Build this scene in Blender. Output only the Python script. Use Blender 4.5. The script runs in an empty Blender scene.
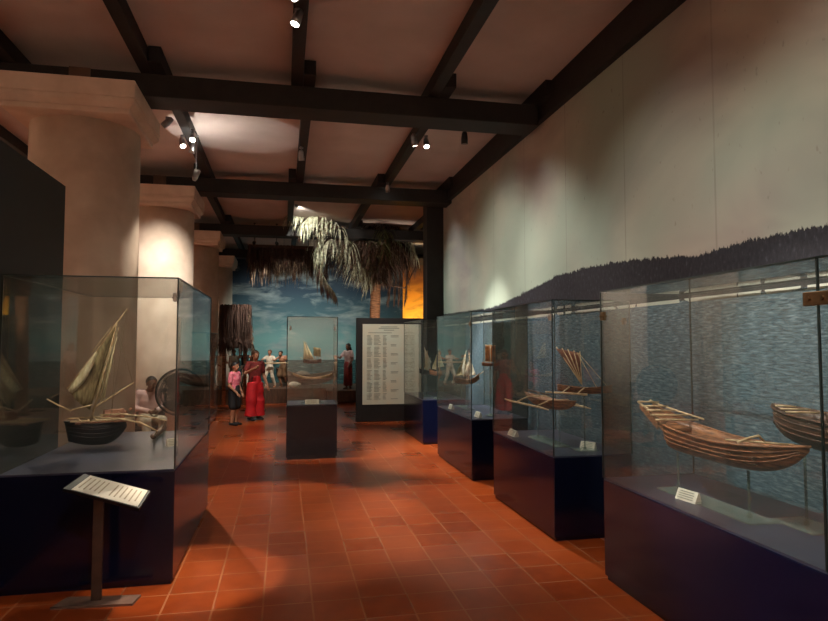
import bpy, bmesh, math, random
from mathutils import Vector, Matrix
random.seed(7)
C = bpy.context.scene.collection
V = Vector
PI = math.pi

# ------------------------------------------------------------------ camera
EYE = V((0, 0, 1.65))
FPX, PCX, PCY = 624.0, 414.0, 310.5
TH = math.atan(32.5 / FPX)
PS = math.atan(130 / FPX * math.cos(TH))
FW = V((math.sin(PS) * math.cos(TH), math.cos(PS) * math.cos(TH), math.sin(TH)))
RT = V((math.cos(PS), -math.sin(PS), 0))
UP = RT.cross(FW)


def at(px, py, Y):
    """the point of the room at depth Y that the photograph shows at px, py (used to read off sizes)"""
    d = FW * FPX + RT * (px - PCX) + UP * (PCY - py)
    return EYE + d * (Y / d.y)


def atx(px, py, X):
    d = FW * FPX + RT * (px - PCX) + UP * (PCY - py)
    return EYE + d * (X / d.x)


cam = bpy.data.cameras.new('camera')
cam.sensor_width = 36
cam.lens = FPX / 828 * 36
cam.clip_start = 0.05
camo = bpy.data.objects.new('camera', cam)
camo.location = EYE
camo.rotation_euler = (PI / 2 + TH, 0, -PS)
C.objects.link(camo)
S = bpy.context.scene
S.camera = camo
S.view_settings.view_transform = 'Standard'
S.view_settings.look = 'None'
S.view_settings.gamma = 1
S.view_settings.exposure = 0.36


# ------------------------------------------------------------------ materials
def srgb(r, g, b):
    f = lambda c: (c / 255 / 12.92) if c / 255 <= 0.04045 else ((c / 255 + 0.055) / 1.055) ** 2.4
    return (f(r), f(g), f(b), 1)


class NT:
    """a small node-tree writer"""

    def __init__(self, name):
        self.m = bpy.data.materials.new(name)
        self.m.use_nodes = True
        self.t = self.m.node_tree
        self.t.nodes.clear()
        self.out = self.t.nodes.new('ShaderNodeOutputMaterial')

    def n(self, kind, **kw):
        nd = self.t.nodes.new('ShaderNode' + kind)
        for k, v in kw.items():
            setattr(nd, k, v)
        return nd

    def l(self, a, b):
        self.t.links.new(a, b)

    def put(self, sock, v):
        if hasattr(v, 'is_output'):
            self.l(v, sock)
        else:
            sock.default_value = v

    def math(self, op, a, b=0.0, c=None, clamp=False):
        nd = self.n('Math', operation=op, use_clamp=clamp)
        self.put(nd.inputs[0], a)
        self.put(nd.inputs[1], b)
        if c is not None:
            self.put(nd.inputs[2], c)
        return nd.outputs[0]

    def mix(self, f, a, b):
        nd = self.n('MixRGB')
        self.put(nd.inputs[0], f)
        self.put(nd.inputs[1], a)
        self.put(nd.inputs[2], b)
        return nd.outputs[0]

    def pos(self):
        g = self.n('NewGeometry')
        s = self.n('SeparateXYZ')
        self.l(g.outputs['Position'], s.inputs[0])
        return g.outputs['Position'], s.outputs[0], s.outputs[1], s.outputs[2]

    def vec(self, x, y, z):
        c = self.n('CombineXYZ')
        for i, v in enumerate((x, y, z)):
            self.put(c.inputs[i], v)
        return c.outputs[0]

    def noise(self, vec, scale, detail=3, rough=.5, dist=0):
        nd = self.n('TexNoise')
        self.put(nd.inputs['Vector'], vec)
        nd.inputs['Scale'].default_value = scale
        nd.inputs['Detail'].default_value = detail
        nd.inputs['Roughness'].default_value = rough
        nd.inputs['Distortion'].default_value = dist
        return nd.outputs['Fac']

    def ramp(self, f, stops, mode='LINEAR'):
        nd = self.n('ValToRGB')
        e = nd.color_ramp
        e.interpolation = mode
        while len(e.elements) < len(stops):
            e.elements.new(.5)
        for el, (p, c) in zip(e.elements, stops):
            el.position = p
            el.color = c if hasattr(c, '__len__') else (c, c, c, 1)
        self.put(nd.inputs[0], f)
        return nd.outputs[0]

    def bump(self, h, strength=.3, dist=.01):
        b = self.n('Bump')
        b.inputs['Strength'].default_value = strength
        b.inputs['Distance'].default_value = dist
        self.l(h, b.inputs['Height'])
        return b.outputs[0]

    def bsdf(self, col, rough=.6, metal=0, normal=None, spec=None, emit=None, es=0):
        p = self.n('BsdfPrincipled')
        self.put(p.inputs['Base Color'], col)
        self.put(p.inputs['Roughness'], rough)
        self.put(p.inputs['Metallic'], metal)
        if spec is not None:
            p.inputs['Specular IOR Level'].default_value = spec
        if normal is not None:
            self.l(normal, p.inputs['Normal'])
        if emit is not None:
            self.put(p.inputs['Emission Color'], emit)
            p.inputs['Emission Strength'].default_value = es
        self.l(p.outputs[0], self.out.inputs[0])
        return self.m


def simple(name, a, b=None, scale=20, rough=.6, metal=0, stretch=None, spec=None, bump=0):
    t = NT(name)
    co = t.n('TexCoord').outputs['Object']
    if stretch:
        mp = t.n('Mapping')
        mp.inputs['Scale'].default_value = stretch
        t.l(co, mp.inputs[0])
        co = mp.outputs[0]
    f = t.noise(co, scale, 4)
    b = b or tuple(x * .75 for x in a[:3]) + (1,)
    col = t.ramp(f, [(.35, b), (.65, a)])
    return t.bsdf(col, rough, metal, t.bump(f, bump, .005) if bump else None, spec)


M = {}
M['ceiling'] = simple('ceiling_plaster', srgb(206, 192, 184), srgb(190, 175, 166), 1.2, .9)
M['plaster'] = simple('column_plaster', srgb(232, 212, 192), srgb(206, 182, 160), 2.2, .85, bump=.15)
M['beam'] = simple('dark_beam_paint', srgb(34, 31, 30), srgb(24, 22, 22), 6, .65)
M['patch'] = simple('brown_wood_patch', srgb(110, 84, 70), srgb(90, 68, 58), 6, .6)
M['partition'] = simple('black_partition_paint', srgb(27, 27, 28), srgb(22, 22, 23), 3, .6)
M['darkwall'] = simple('pale_wall_plaster', srgb(214, 186, 164), srgb(194, 166, 146), 1, .9)
M['navy'] = simple('navy_laminate', srgb(13, 18, 44), srgb(11, 15, 38), 3, .16)
M['deck'] = simple('slate_blue_deck', srgb(66, 68, 86), srgb(50, 52, 68), 2.5, .35)
M['edge'] = simple('glass_edge_green', srgb(34, 44, 42), srgb(24, 32, 30), 9, .3)
M['steel'] = simple('brushed_steel', srgb(190, 186, 178), None, 30, .35, .9)
M['bronze'] = simple('bronze_hinge_metal', srgb(120, 92, 64), None, 30, .35, .8)
M['black'] = simple('black_metal', srgb(26, 25, 25), srgb(18, 18, 18), 12, .45)
M['silver'] = simple('silver_lamp_metal', srgb(170, 170, 170), None, 20, .3, .9)
M['paper'] = simple('white_paper', srgb(236, 230, 214), srgb(226, 220, 204), 8, .7)
M['panelprint'] = simple('pale_green_print', srgb(214, 224, 206), srgb(222, 214, 188), 2, .6)
M['ink'] = simple('grey_ink', srgb(158, 162, 146), srgb(136, 140, 126), 40, .8)
M['postwood'] = simple('dark_post_brown', srgb(84, 62, 50), srgb(64, 46, 38), 10, .5)
M['basewood'] = simple('base_plate_brown', srgb(128, 98, 84), srgb(110, 84, 72), 10, .55)
M['hullwood'] = simple('warm_hull_wood', srgb(158, 102, 62), srgb(86, 52, 32), 14, .5, stretch=(1, 1, 6), bump=.3)
M['darkwood'] = simple('dark_hull_wood', srgb(104, 68, 46), srgb(58, 38, 28), 14, .5, stretch=(1, 1, 6), bump=.3)
M['blackhull'] = simple('black_hull_paint', srgb(34, 36, 42), srgb(24, 25, 30), 14, .4)
M['palewood'] = simple('pale_peeled_wood', srgb(226, 200, 160), srgb(190, 160, 120), 25, .6)
M['deckwood'] = simple('reddish_deck_wood', srgb(186, 130, 100), srgb(140, 90, 68), 25, .6)
M['sailcream'] = simple('cream_sail_cloth', srgb(244, 234, 196), srgb(206, 190, 146), 9, .8, stretch=(6, 6, 1), bump=.4)
M['sailtan'] = simple('tan_woven_sail', srgb(176, 160, 116), srgb(122, 106, 76), 9, .85, stretch=(6, 6, 1), bump=.4)
M['sailwhite'] = simple('white_sail_cloth', srgb(238, 232, 214), srgb(206, 198, 176), 9, .8)
M['sailbrown'] = simple('brown_woven_sail', srgb(190, 122, 66), srgb(140, 84, 46), 16, .8)
M['sailred'] = simple('reddish_sail_cloth', srgb(150, 96, 74), srgb(100, 60, 48), 16, .8)
M['rope'] = simple('rope_fibre', srgb(150, 134, 108), None, 60, .9)
M['skin'] = simple('tan_skin', srgb(176, 124, 94), srgb(160, 110, 82), 12, .55)
M['darkskin'] = simple('brown_skin', srgb(124, 84, 62), srgb(106, 70, 52), 12, .55)
M['hair'] = simple('dark_hair', srgb(30, 24, 22), srgb(20, 16, 15), 40, .5)
M['brownhair'] = simple('brown_hair', srgb(104, 70, 48), srgb(70, 46, 32), 40, .5)
M['red'] = simple('red_cloth', srgb(206, 22, 30), srgb(176, 14, 24), 8, .75)
M['pink'] = simple('pink_cloth', srgb(226, 92, 118), srgb(240, 150, 160), 26, .8)
M['blackcloth'] = simple('black_cloth', srgb(26, 24, 26), None, 12, .85)
M['whitecloth'] = simple('white_cloth', srgb(228, 216, 196), srgb(200, 186, 164), 14, .85)
M['pinkwhite'] = simple('pale_pink_shirt', srgb(214, 178, 170), srgb(196, 160, 152), 14, .85)
M['beigecloth'] = simple('beige_cloth', srgb(196, 180, 152), None, 14, .85)
M['maroon'] = simple('maroon_cloth', srgb(140, 52, 46), srgb(110, 38, 36), 14, .85)
M['browncloth'] = simple('brown_cloth', srgb(120, 88, 58), srgb(92, 66, 44), 14, .85)
M['bark'] = simple('palm_bark', srgb(170, 120, 84), srgb(110, 74, 52), 8, .85, stretch=(1, 1, 5), bump=.6)
M['thatch'] = simple('dark_brown_thatch', srgb(98, 72, 58), srgb(58, 42, 36), 20, .9, stretch=(4, 4, 1))
M['thatchpale'] = simple('weathered_thatch', srgb(150, 128, 104), srgb(84, 66, 54), 20, .9, stretch=(4, 4, 1))
M['frond'] = simple('dry_palm_leaf', srgb(196, 196, 170), srgb(128, 126, 104), 14, .6)
M['deadfrond'] = simple('brown_dead_palm_leaf', srgb(112, 84, 70), srgb(66, 50, 42), 14, .8)
M['greenfrond'] = simple('olive_palm_leaf', srgb(112, 120, 72), srgb(74, 82, 48), 14, .6)
M['stage'] = simple('brown_stage_boards', srgb(98, 70, 50), srgb(70, 48, 36), 5, .7, stretch=(6, 1, 1))
M['rock'] = simple('grey_brown_rock', srgb(124, 108, 90), srgb(78, 68, 58), 7, .9, bump=.5)


def glass_mat(name, tint, haze=0.0):
    t = NT(name)
    fr = t.n('Fresnel')
    gb = t.n('NewGeometry').outputs['Backfacing']
    t.l(t.math('SUBTRACT', 1.5, t.math('MULTIPLY', gb, 1.5 - 1 / 1.5)), fr.inputs[0])
    tr = t.n('BsdfTransparent')
    tr.inputs[0].default_value = tint
    gl = t.n('BsdfGlossy')
    gl.inputs['Roughness'].default_value = 0.0
    mx = t.n('MixShader')
    t.l(fr.outputs[0], mx.inputs[0])
    t.l(tr.outputs[0], mx.inputs[1])
    t.l(gl.outputs[0], mx.inputs[2])
    last = mx.outputs[0]
    if haze:
        df = t.n('BsdfDiffuse')
        df.inputs[0].default_value = srgb(186, 206, 192)
        m2 = t.n('MixShader')
        m2.inputs[0].default_value = haze
        t.l(last, m2.inputs[1])
        t.l(df.outputs[0], m2.inputs[2])
        last = m2.outputs[0]
    t.l(last, t.out.inputs[0])
    return t.m


M['glass'] = glass_mat('case_glass', (.97, .985, .975, 1), .016)
M['acrylic'] = glass_mat('clear_acrylic', (.86, .9, .9, 1), .12)


def lamp_mat(name, col, s):
    t = NT(name)
    e = t.n('Emission')
    e.inputs[0].default_value = col
    e.inputs[1].default_value = s
    t.l(e.outputs[0], t.out.inputs[0])
    return t.m


M['lamp'] = lamp_mat('lit_lamp_face', (1, .93, .8, 1), 14)


def floor_mat():
    t = NT('terracotta_floor_tiles')
    p, x, y, z = t.pos()
    s = .3060
    u = t.math('DIVIDE', t.math('ADD', x, .418 + s * 40), s)
    v = t.math('DIVIDE', t.math('ADD', y, -4.425 + s * 60), s)
    fu, fv = t.math('FRACT', u), t.math('FRACT', v)
    cid = t.vec(t.math('FLOOR', u), t.math('FLOOR', v), 0)
    wn = t.n('TexWhiteNoise', noise_dimensions='3D')
    t.l(cid, wn.inputs['Vector'])
    tile = wn.outputs['Value']
    n1 = t.noise(p, 7, 4)
    n2 = t.noise(p, 1.1, 3)
    f = t.math('ADD', t.math('MULTIPLY', tile, .16), t.math('ADD', t.math('MULTIPLY', n1, .43), t.math('MULTIPLY', n2, .35)))
    col = t.ramp(f, [(.2, srgb(138, 56, 22)), (.5, srgb(166, 73, 28)), (.85, srgb(188, 94, 40))])
    du = t.math('MINIMUM', fu, t.math('SUBTRACT', 1, fu))
    dv = t.math('MINIMUM', fv, t.math('SUBTRACT', 1, fv))
    d = t.math('MINIMUM', du, dv)
    g = t.math('LESS_THAN', t.math('ADD', d, t.math('MULTIPLY', t.math('SUBTRACT', n1, .5), .008)), .02)
    gcol = t.mix(t.noise(p, 2.3, 2), srgb(110, 58, 34), srgb(226, 152, 104))
    c = t.mix(t.math('MULTIPLY', g, .8), col, gcol)
    rough = t.math('ADD', .27, t.math('MULTIPLY', tile, .025))
    hgt = t.math('MULTIPLY', t.math('MINIMUM', d, .03), 3)
    return t.bsdf(c, rough, 0, t.bump(hgt, .25, .02))


M['floor'] = floor_mat()


def sea_wall_mat():
    """printed mural of a grey sky, a wooded headland and blue water (world metres)"""
    t = NT('seascape_mural_print')
    p, x, y, z = t.pos()
    hr = [(2.9, 2.32), (3.6, 2.33), (4.1, 2.30), (4.9, 2.38), (5.8, 2.42), (6.5, 2.41), (7.1, 2.34), (7.7, 2.27), (8.3, 2.21), (8.8, 2.17), (11.7, 2.2)]
    y0, y1 = 0.0, 12.0
    hts = [((a - y0) / (y1 - y0), (b - 2) / 1.0) for a, b in hr]
    hcurve = t.ramp(t.math('DIVIDE', t.math('SUBTRACT', y, y0), y1 - y0), [(0, .36)] + hts)
    hh = t.n('SeparateColor')
    t.l(hcurve, hh.inputs[0])
    yz = t.vec(0, t.math('MULTIPLY', y, 1), t.math('MULTIPLY', z, .18))
    tn = t.math('ADD', t.math('MULTIPLY', t.math('SUBTRACT', t.noise(yz, 34, 4, .8), .5), .13), t.math('MULTIPLY', t.math('SUBTRACT', t.noise(yz, 5, 2), .5), .06))
    top = t.math('ADD', t.math('ADD', hh.outputs[0], 2.0), tn)
    hill = t.math('LESS_THAN', z, top)
    sea = t.math('LESS_THAN', z, t.math('ADD', 1.965, t.math('MULTIPLY', t.noise(t.vec(0, y, 0), 4, 2), .02)))
    foam = t.math('MULTIPLY', t.math('LESS_THAN', t.math('ABSOLUTE', t.math('SUBTRACT', z, 1.975)), .014), t.math('GREATER_THAN', t.noise(p, 5, 3), .42))
    # sky: broad pale clouds, vertical sheet seams, small spots of mildew
    cl = t.noise(t.vec(0, t.math('MULTIPLY', y, .55), z), .9, 4, .5, .6)
    c2 = t.noise(t.vec(3, t.math('MULTIPLY', y, .5), t.math('MULTIPLY', z, .5)), .8, 2)
    sky = t.mix(t.ramp(cl, [(.38, 0), (.62, 1)]), srgb(152, 140, 134), srgb(196, 186, 170))
    sky = t.mix(t.math('MULTIPLY', t.ramp(c2, [(.40, 0), (.58, 1)]), .75), sky, srgb(160, 182, 166))  # green patches of the print, deepened to stand in for greenish light
    seam = t.math('LESS_THAN', t.math('ABSOLUTE', t.math('SUBTRACT', t.math('FRACT', t.math('DIVIDE', t.math('ADD', y, .33), 1.2)), .5)), .008)
    sky = t.mix(t.math('MULTIPLY', seam, t.math('MULTIPLY', t.noise(p, 3, 2), .45)), sky, srgb(96, 86, 78))
    spot = t.ramp(t.noise(t.vec(0, t.math('MULTIPLY', y, 1.6), z), 11, 2), [(.68, 0), (.76, 1)])
    sky = t.mix(t.math('MULTIPLY', spot, .35), sky, srgb(112, 100, 90))
    # headland
    hn = t.noise(t.vec(0, t.math('MULTIPLY', y, 2), z), 18, 4, .7)
    hc = t.ramp(hn, [(.35, srgb(34, 32, 38)), (.58, srgb(46, 45, 52)), (.78, srgb(84, 84, 96))])
    # water
    wn = t.noise(t.vec(0, t.math('MULTIPLY', y, 5), t.math('MULTIPLY', z, 32)), 2.4, 5, .65, .2)
    w = t.ramp(wn, [(.3, srgb(44, 62, 76)), (.5, srgb(86, 108, 126)), (.72, srgb(160, 178, 192))])
    deep = t.ramp(t.math('DIVIDE', z, 2.0), [(.3, 0), (.95, 1)])
    w = t.mix(deep, t.mix(.45, w, srgb(40, 66, 84)), w)
    c = t.mix(hill, sky, hc)
    c = t.mix(sea, c, w)
    c = t.mix(foam, c, srgb(226, 226, 214))
    return t.bsdf(c, .7, spec=.3)


M['seawall'] = sea_wall_mat()


def back_mural_mat():
    t = NT('tropical_sea_mural_print')
    p, x, y, z = t.pos()
    f = t.math('DIVIDE', t.math('SUBTRACT', z, 1.1), 3.4)
    sky = t.ramp(f, [(0, srgb(124, 170, 170)), (.2, srgb(122, 164, 162)), (.42, srgb(84, 112, 120)), (.65, srgb(54, 70, 86)), (1, srgb(34, 42, 56))])
    cn = t.noise(t.vec(t.math('MULTIPLY', x, .45), 0, t.math('MULTIPLY', z, 1.5)), 1.5, 6, .6, .4)
    cm = t.ramp(cn, [(.48, 0), (.64, 1)])
    cc = t.mix(t.noise(t.vec(x, 4, t.math('MULTIPLY', z, 3)), 1.4, 3), srgb(90, 104, 124), srgb(212, 218, 206))
    sky = t.mix(t.math('MULTIPLY', cm, .85), sky, cc)
    wn = t.noise(t.vec(t.math('MULTIPLY', x, 2.0), 0, t.math('MULTIPLY', z, 12)), 2, 5, .65)
    sea = t.ramp(wn, [(.35, srgb(26, 46, 50)), (.55, srgb(58, 92, 92)), (.75, srgb(160, 186, 176))])
    c = t.mix(t.math('LESS_THAN', z, 1.11), sky, sea)
    return t.bsdf(c, .7, spec=.3)


M['backmural'] = back_mural_mat()


def sunset_mat():
    t = NT('sunset_mural_print')
    p, x, y, z = t.pos()
    f = t.math('DIVIDE', t.math('SUBTRACT', z, 2.3), 2.2)
    n = t.noise(t.vec(t.math('MULTIPLY', x, .8), 0, t.math('MULTIPLY', z, 2)), 1.6, 5, .6, 1)
    c = t.ramp(f, [(0, srgb(255, 196, 66)), (.35, srgb(240, 156, 40)), (.58, srgb(156, 92, 40)), (.75, srgb(84, 72, 62)), (1, srgb(60, 58, 56))])
    c = t.mix(t.ramp(n, [(.45, 0), (.6, 1)]), c, t.mix(.5, c, srgb(120, 66, 30)))
    return t.bsdf(c, .7)


M['sunset'] = sunset_mat()


# ------------------------------------------------------------------ mesh builder
class MB:
    def __init__(self, mat=None):
        self.bm = bmesh.new()
        self.T = mat or Matrix.Identity(4)

    def v(self, p):
        return self.bm.verts.new(self.T @ V(p))

    def face(self, vs):
        try:
            return self.bm.faces.new(vs)
        except ValueError:
            return None

    def box(self, lo, hi, bev=0):
        x0, y0, z0 = lo
        x1, y1, z1 = hi
        c = [(x0, y0, z0), (x1, y0, z0), (x1, y1, z0), (x0, y1, z0), (x0, y0, z1), (x1, y0, z1), (x1, y1, z1), (x0, y1, z1)]
        vs = [self.v(p) for p in c]
        fs = [self.face([vs[i] for i in q]) for q in ((3, 2, 1, 0), (4, 5, 6, 7), (0, 1, 5, 4), (1, 2, 6, 5), (2, 3, 7, 6), (3, 0, 4, 7))]
        if bev:
            es = set(e for f in fs for e in f.edges)
            bmesh.ops.bevel(self.bm, geom=list(es), offset=bev, segments=2, affect='EDGES', profile=.6)
        return self

    def prism(self, pts, d):
        """closed outline pts (3D) pushed along d"""
        a = [self.v(p) for p in pts]
        b = [self.v(V(p) + V(d)) for p in pts]
        self.face(a[::-1])
        self.face(b)
        n = len(a)
        for i in range(n):
            self.face([a[i], a[(i + 1) % n], b[(i + 1) % n], b[i]])
        return self

    def tube(self, pts, r, n=8, caps=True, flat=1.0):
        pts = [V(p) for p in pts]
        rs = r if hasattr(r, '__len__') else [r] * len(pts)
        rings = []
        up = V((0, 0, 1))
        for i, p in enumerate(pts):
            t = (pts[min(i + 1, len(pts) - 1)] - pts[max(i - 1, 0)])
            t = t.normalized() if t.length > 1e-9 else V((0, 0, 1))
            a = t.cross(up)
            if a.length < 1e-3:
                a = t.cross(V((0, 1, 0)))
            a.normalize()
            b = a.cross(t).normalized()
            rings.append([self.v(p + a * (math.cos(2 * PI * k / n) * rs[i]) + b * (math.sin(2 * PI * k / n) * rs[i] * flat)) for k in range(n)])
        for i in range(len(rings) - 1):
            for k in range(n):
                self.face([rings[i][k], rings[i][(k + 1) % n], rings[i + 1][(k + 1) % n], rings[i + 1][k]])
        if caps:
            self.face(rings[0][::-1])
            self.face(rings[-1])
        return self

    def ball(self, c, r, n=12, m=8):
        rx, ry, rz = r if hasattr(r, '__len__') else (r, r, r)
        c = V(c)
        top = self.v(c + V((0, 0, rz)))
        bot = self.v(c - V((0, 0, rz)))
        rows = []
        for i in range(1, m):
            a = PI * i / m
            rows.append([self.v(c + V((rx * math.sin(a) * math.cos(2 * PI * k / n), ry * math.sin(a) * math.sin(2 * PI * k / n), rz * math.cos(a)))) for k in range(n)])
        for k in range(n):
            j = (k + 1) % n
            self.face([top, rows[0][k], rows[0][j]])
            self.face([bot, rows[-1][j], rows[-1][k]])
            for i in range(len(rows) - 1):
                self.face([rows[i][k], rows[i + 1][k], rows[i + 1][j], rows[i][j]])
        return self

    def lathe(self, prof, c=(0, 0, 0), n=40):
        c = V(c)
        rows = [[self.v(c + V((r * math.cos(2 * PI * k / n), r * math.sin(2 * PI * k / n), z))) for k in range(n)] for r, z in prof]
        for i in range(len(rows) - 1):
            for k in range(n):
                j = (k + 1) % n
                self.face([rows[i][k], rows[i][j], rows[i + 1][j], rows[i + 1][k]])
        self.face(rows[0][::-1])
        self.face(rows[-1])
        return self

    def grid(self, rows):
        g = [[self.v(p) for p in r] for r in rows]
        for i in range(len(g) - 1):
            for k in range(len(g[0]) - 1):
                self.face([g[i][k], g[i][k + 1], g[i + 1][k + 1], g[i + 1][k]])
        return self

    def sheet(self, rows, th):
        """a cloth sheet with real thickness"""
        g = [[V(p) for p in r] for r in rows]
        nrm = (g[-1][0] - g[0][0]).cross(g[0][-1] - g[0][0])
        if nrm.length < 1e-6:
            nrm = (g[-1][-1] - g[0][0]).cross(g[0][-1] - g[0][0])
        nrm = nrm.normalized() * th
        a = [[self.v(p) for p in r] for r in g]
        b = [[self.v(p + nrm) for p in r] for r in g]
        R, K = len(g), len(g[0])
        for i in range(R - 1):
            for k in range(K - 1):
                self.face([a[i][k], a[i][k + 1], a[i + 1][k + 1], a[i + 1][k]])
                self.face([b[i][k], b[i + 1][k], b[i + 1][k + 1], b[i][k + 1]])
        for i in range(R - 1):
            for k in (0, K - 1):
                self.face([a[i][k], a[i + 1][k], b[i + 1][k], b[i][k]])
        for k in range(K - 1):
            for i in (0, R - 1):
                self.face([a[i][k], a[i][k + 1], b[i][k + 1], b[i][k]])
        return self

    def build(self, name, mat, parent=None, smooth=False, remesh=0, sm_iter=6):
        me = bpy.data.meshes.new(name)
        o0 = V((0, 0, 0))
        r = parent
        while r is not None:
            o0 = o0 + r.location
            r = r.parent
        bmesh.ops.translate(self.bm, verts=self.bm.verts, vec=-o0)
        bmesh.ops.recalc_face_normals(self.bm, faces=self.bm.faces)
        self.bm.to_mesh(me)
        self.bm.free()
        me.materials.append(M[mat] if isinstance(mat, str) else mat)
        o = bpy.data.objects.new(name, me)
        C.objects.link(o)
        o.parent = parent
        if remesh:
            md = o.modifiers.new('surface', 'REMESH')
            md.mode = 'VOXEL'
            md.voxel_size = remesh
            ms = o.modifiers.new('relax', 'SMOOTH')
            ms.iterations = sm_iter
            ms.factor = .5
            bpy.context.view_layer.update()
            dg = bpy.context.evaluated_depsgraph_get()
            me2 = bpy.data.meshes.new_from_object(o.evaluated_get(dg))
            o.modifiers.clear()
            o.data = me2
            me2.name = name
            smooth = True
        if smooth:
            for p in o.data.polygons:
                p.use_smooth = True
        return o


def thing(name, label, cat, loc=(0, 0, 0), group=None, kind=None):
    o = bpy.data.objects.new(name, None)
    C.objects.link(o)
    o.empty_display_size = .1
    o.location = loc
    return tag(o, label, cat, group, kind)


def tag(o, label=None, cat=None, group=None, kind=None):
    if label:
        o['label'] = label
    if cat:
        o['category'] = cat
    if group:
        o['group'] = group
    if kind:
        o['kind'] = kind
    return o


def struct(name, mb, mat, parent=None):
    o = mb.build(name, mat, parent)
    if parent is None:
        o['kind'] = 'structure'
    return o


# ------------------------------------------------------------------ room shell
CEIL, BB, BT = 4.62, 4.22, 4.46
BY = [-1.4, 2.8, 7.0, 11.2, 15.4, 19.55]
struct('floor', MB().box((-6.6, -3.2, -.12), (6.2, 20.6, 0)), 'floor')
struct('ceiling', MB().box((-6.6, -3.2, CEIL), (6.2, 20.6, CEIL + .12)), 'ceiling')
struct('wall_right', MB().box((3.0, -3.2, 0), (3.15, 11.62, CEIL)), 'seawall')
struct('wall_right_alcove', MB().box((6.0, 11.62, 0), (6.15, 20.5, CEIL)), 'partition')
struct('wall_back', MB().box((-6.6, 20.3, 0), (6.15, 20.45, CEIL)), 'backmural')
struct('wall_left', MB().box((-6.6, -3.2, 0), (-6.45, 20.3, CEIL)), 'darkwall')
struct('wall_front', MB().box((-6.6, -3.2, 0), (3.15, -3.05, CEIL)), 'darkwall')
struct('wall_return', MB().box((3.0, 11.62, 0), (6.0, 11.75, CEIL)), 'partition')
struct('wall_partition', MB().box((-1.97, -1.5, 0), (-1.846, 5.78, 2.99)), 'partition')

pil = struct('pillar', MB().box((2.67, 11.62, 0), (3.0, 11.95, CEIL), .008), 'beam')
tag(pil, 'tall black square pillar where the seascape wall ends', 'pillar')

BEAM_LAB = ['black cross beam over the entrance end', 'black cross beam behind the first bay', 'large black cross beam resting on the thickest column capital',
            'black cross beam resting on the second column from the entrance', 'black cross beam between second and third row of joists beyond the palm fronds',
            'black cross beam in front of the tropical sea mural']
for i, y in enumerate(BY):
    if i in (0, 1):
        lab = None
    x1 = 2.92 if i < 3 else (3.0 if i == 3 else 5.99)
    b = MB().box((-6.44, y - .2, BB), (x1, y + .2, BT), .012).build('ceiling_beam', 'beam')
    tag(b, BEAM_LAB[i], 'beam', 'cross beams under the ceiling', 'structure')
    if i in (2, 3, 4):
        MB().box((-2.17, y - .215, BB + .005), (-1.97, y - .195, BT + .0)).build('brown_patch', 'patch', b)

JX = [-4.0, -2.72, -1.43, .11, 1.64]
for bay in range(5):
    off = .13 if bay % 2 == 0 else 0.0
    for j, x in enumerate(JX):
        y0, y1 = BY[bay] - (.5 if bay else -.2), BY[bay + 1] + .5
        if bay == 4:
            y1 = 20.29
        xx = x + (off if j != 1 else -off)
        w = .062
        o = MB().box((xx - w, y0, BT), (xx + w, y1, CEIL), .008).build('ceiling_joist', 'beam')
        tag(o, 'dark timber joist running lengthwise over the cross beams', 'beam', 'joists under the ceiling', 'structure')
    if bay >= 3:
        for x in (3.2, 4.6):
            o = MB().box((x + off - .06, BY[bay] - .4, BT), (x + off + .06, BY[bay + 1] + .4 if bay < 4 else 20.29, CEIL)).build('ceiling_joist', 'beam')
            tag(o, 'dark timber joist running lengthwise over the cross beams', 'beam', 'joists under the ceiling', 'structure')
e = MB().box((2.93, -3.0, 4.28), (3.0, 11.62, CEIL))
for y in (6.45, 10.65):
    e.box((2.86, y, 4.44), (2.935, y + 1.1, CEIL))
tag(struct('trim_1', e, 'beam'), 'black edge beam along the top of the seascape wall', 'beam')

# columns
COL_LAB = ['thickest round plaster column, partly behind the black partition', 'second round plaster column, lit near its capital, behind the boat case',
           'third round plaster column in the row, beyond the seated man', 'slim looking last round plaster column before the sea mural']
for i, y in enumerate(BY[2:]):
    cx = -2.09
    y += .05
    sy_ = y + .10
    t = thing('column', COL_LAB[i], 'column', (cx, y, 0), 'round columns of the hall', 'structure')
    sh = MB()
    sh.lathe([(.535, 0), (.535, 1.2), (.53, 3.9)], (cx, sy_, 0), 64)
    sh.build('shaft', 'plaster', t, True)
    cp = MB()
    for hw, z0, z1 in ((.575, 3.90, 3.955), (.625, 4.0, 4.05), (.635, 4.05, 4.22)):
        cp.box((cx - hw, y - hw, z0), (cx + hw, y + hw, z1), .012)
    a0, a1 = .575, .625
    lo = [(cx + sx * a0, y + sy * a0, 3.955) for sx, sy in ((-1, -1), (1, -1), (1, 1), (-1, 1))]
    hi = [(cx + sx * a1, y + sy * a1, 4.0) for sx, sy in ((-1, -1), (1, -1), (1, 1), (-1, 1))]
    A = [cp.v(p) for p in lo]
    B = [cp.v(p) for p in hi]
    for k in range(4):
        cp.face([A[k], A[(k + 1) % 4], B[(k + 1) % 4], B[k]])
    cp.build('capital', 'plaster', t)


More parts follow.
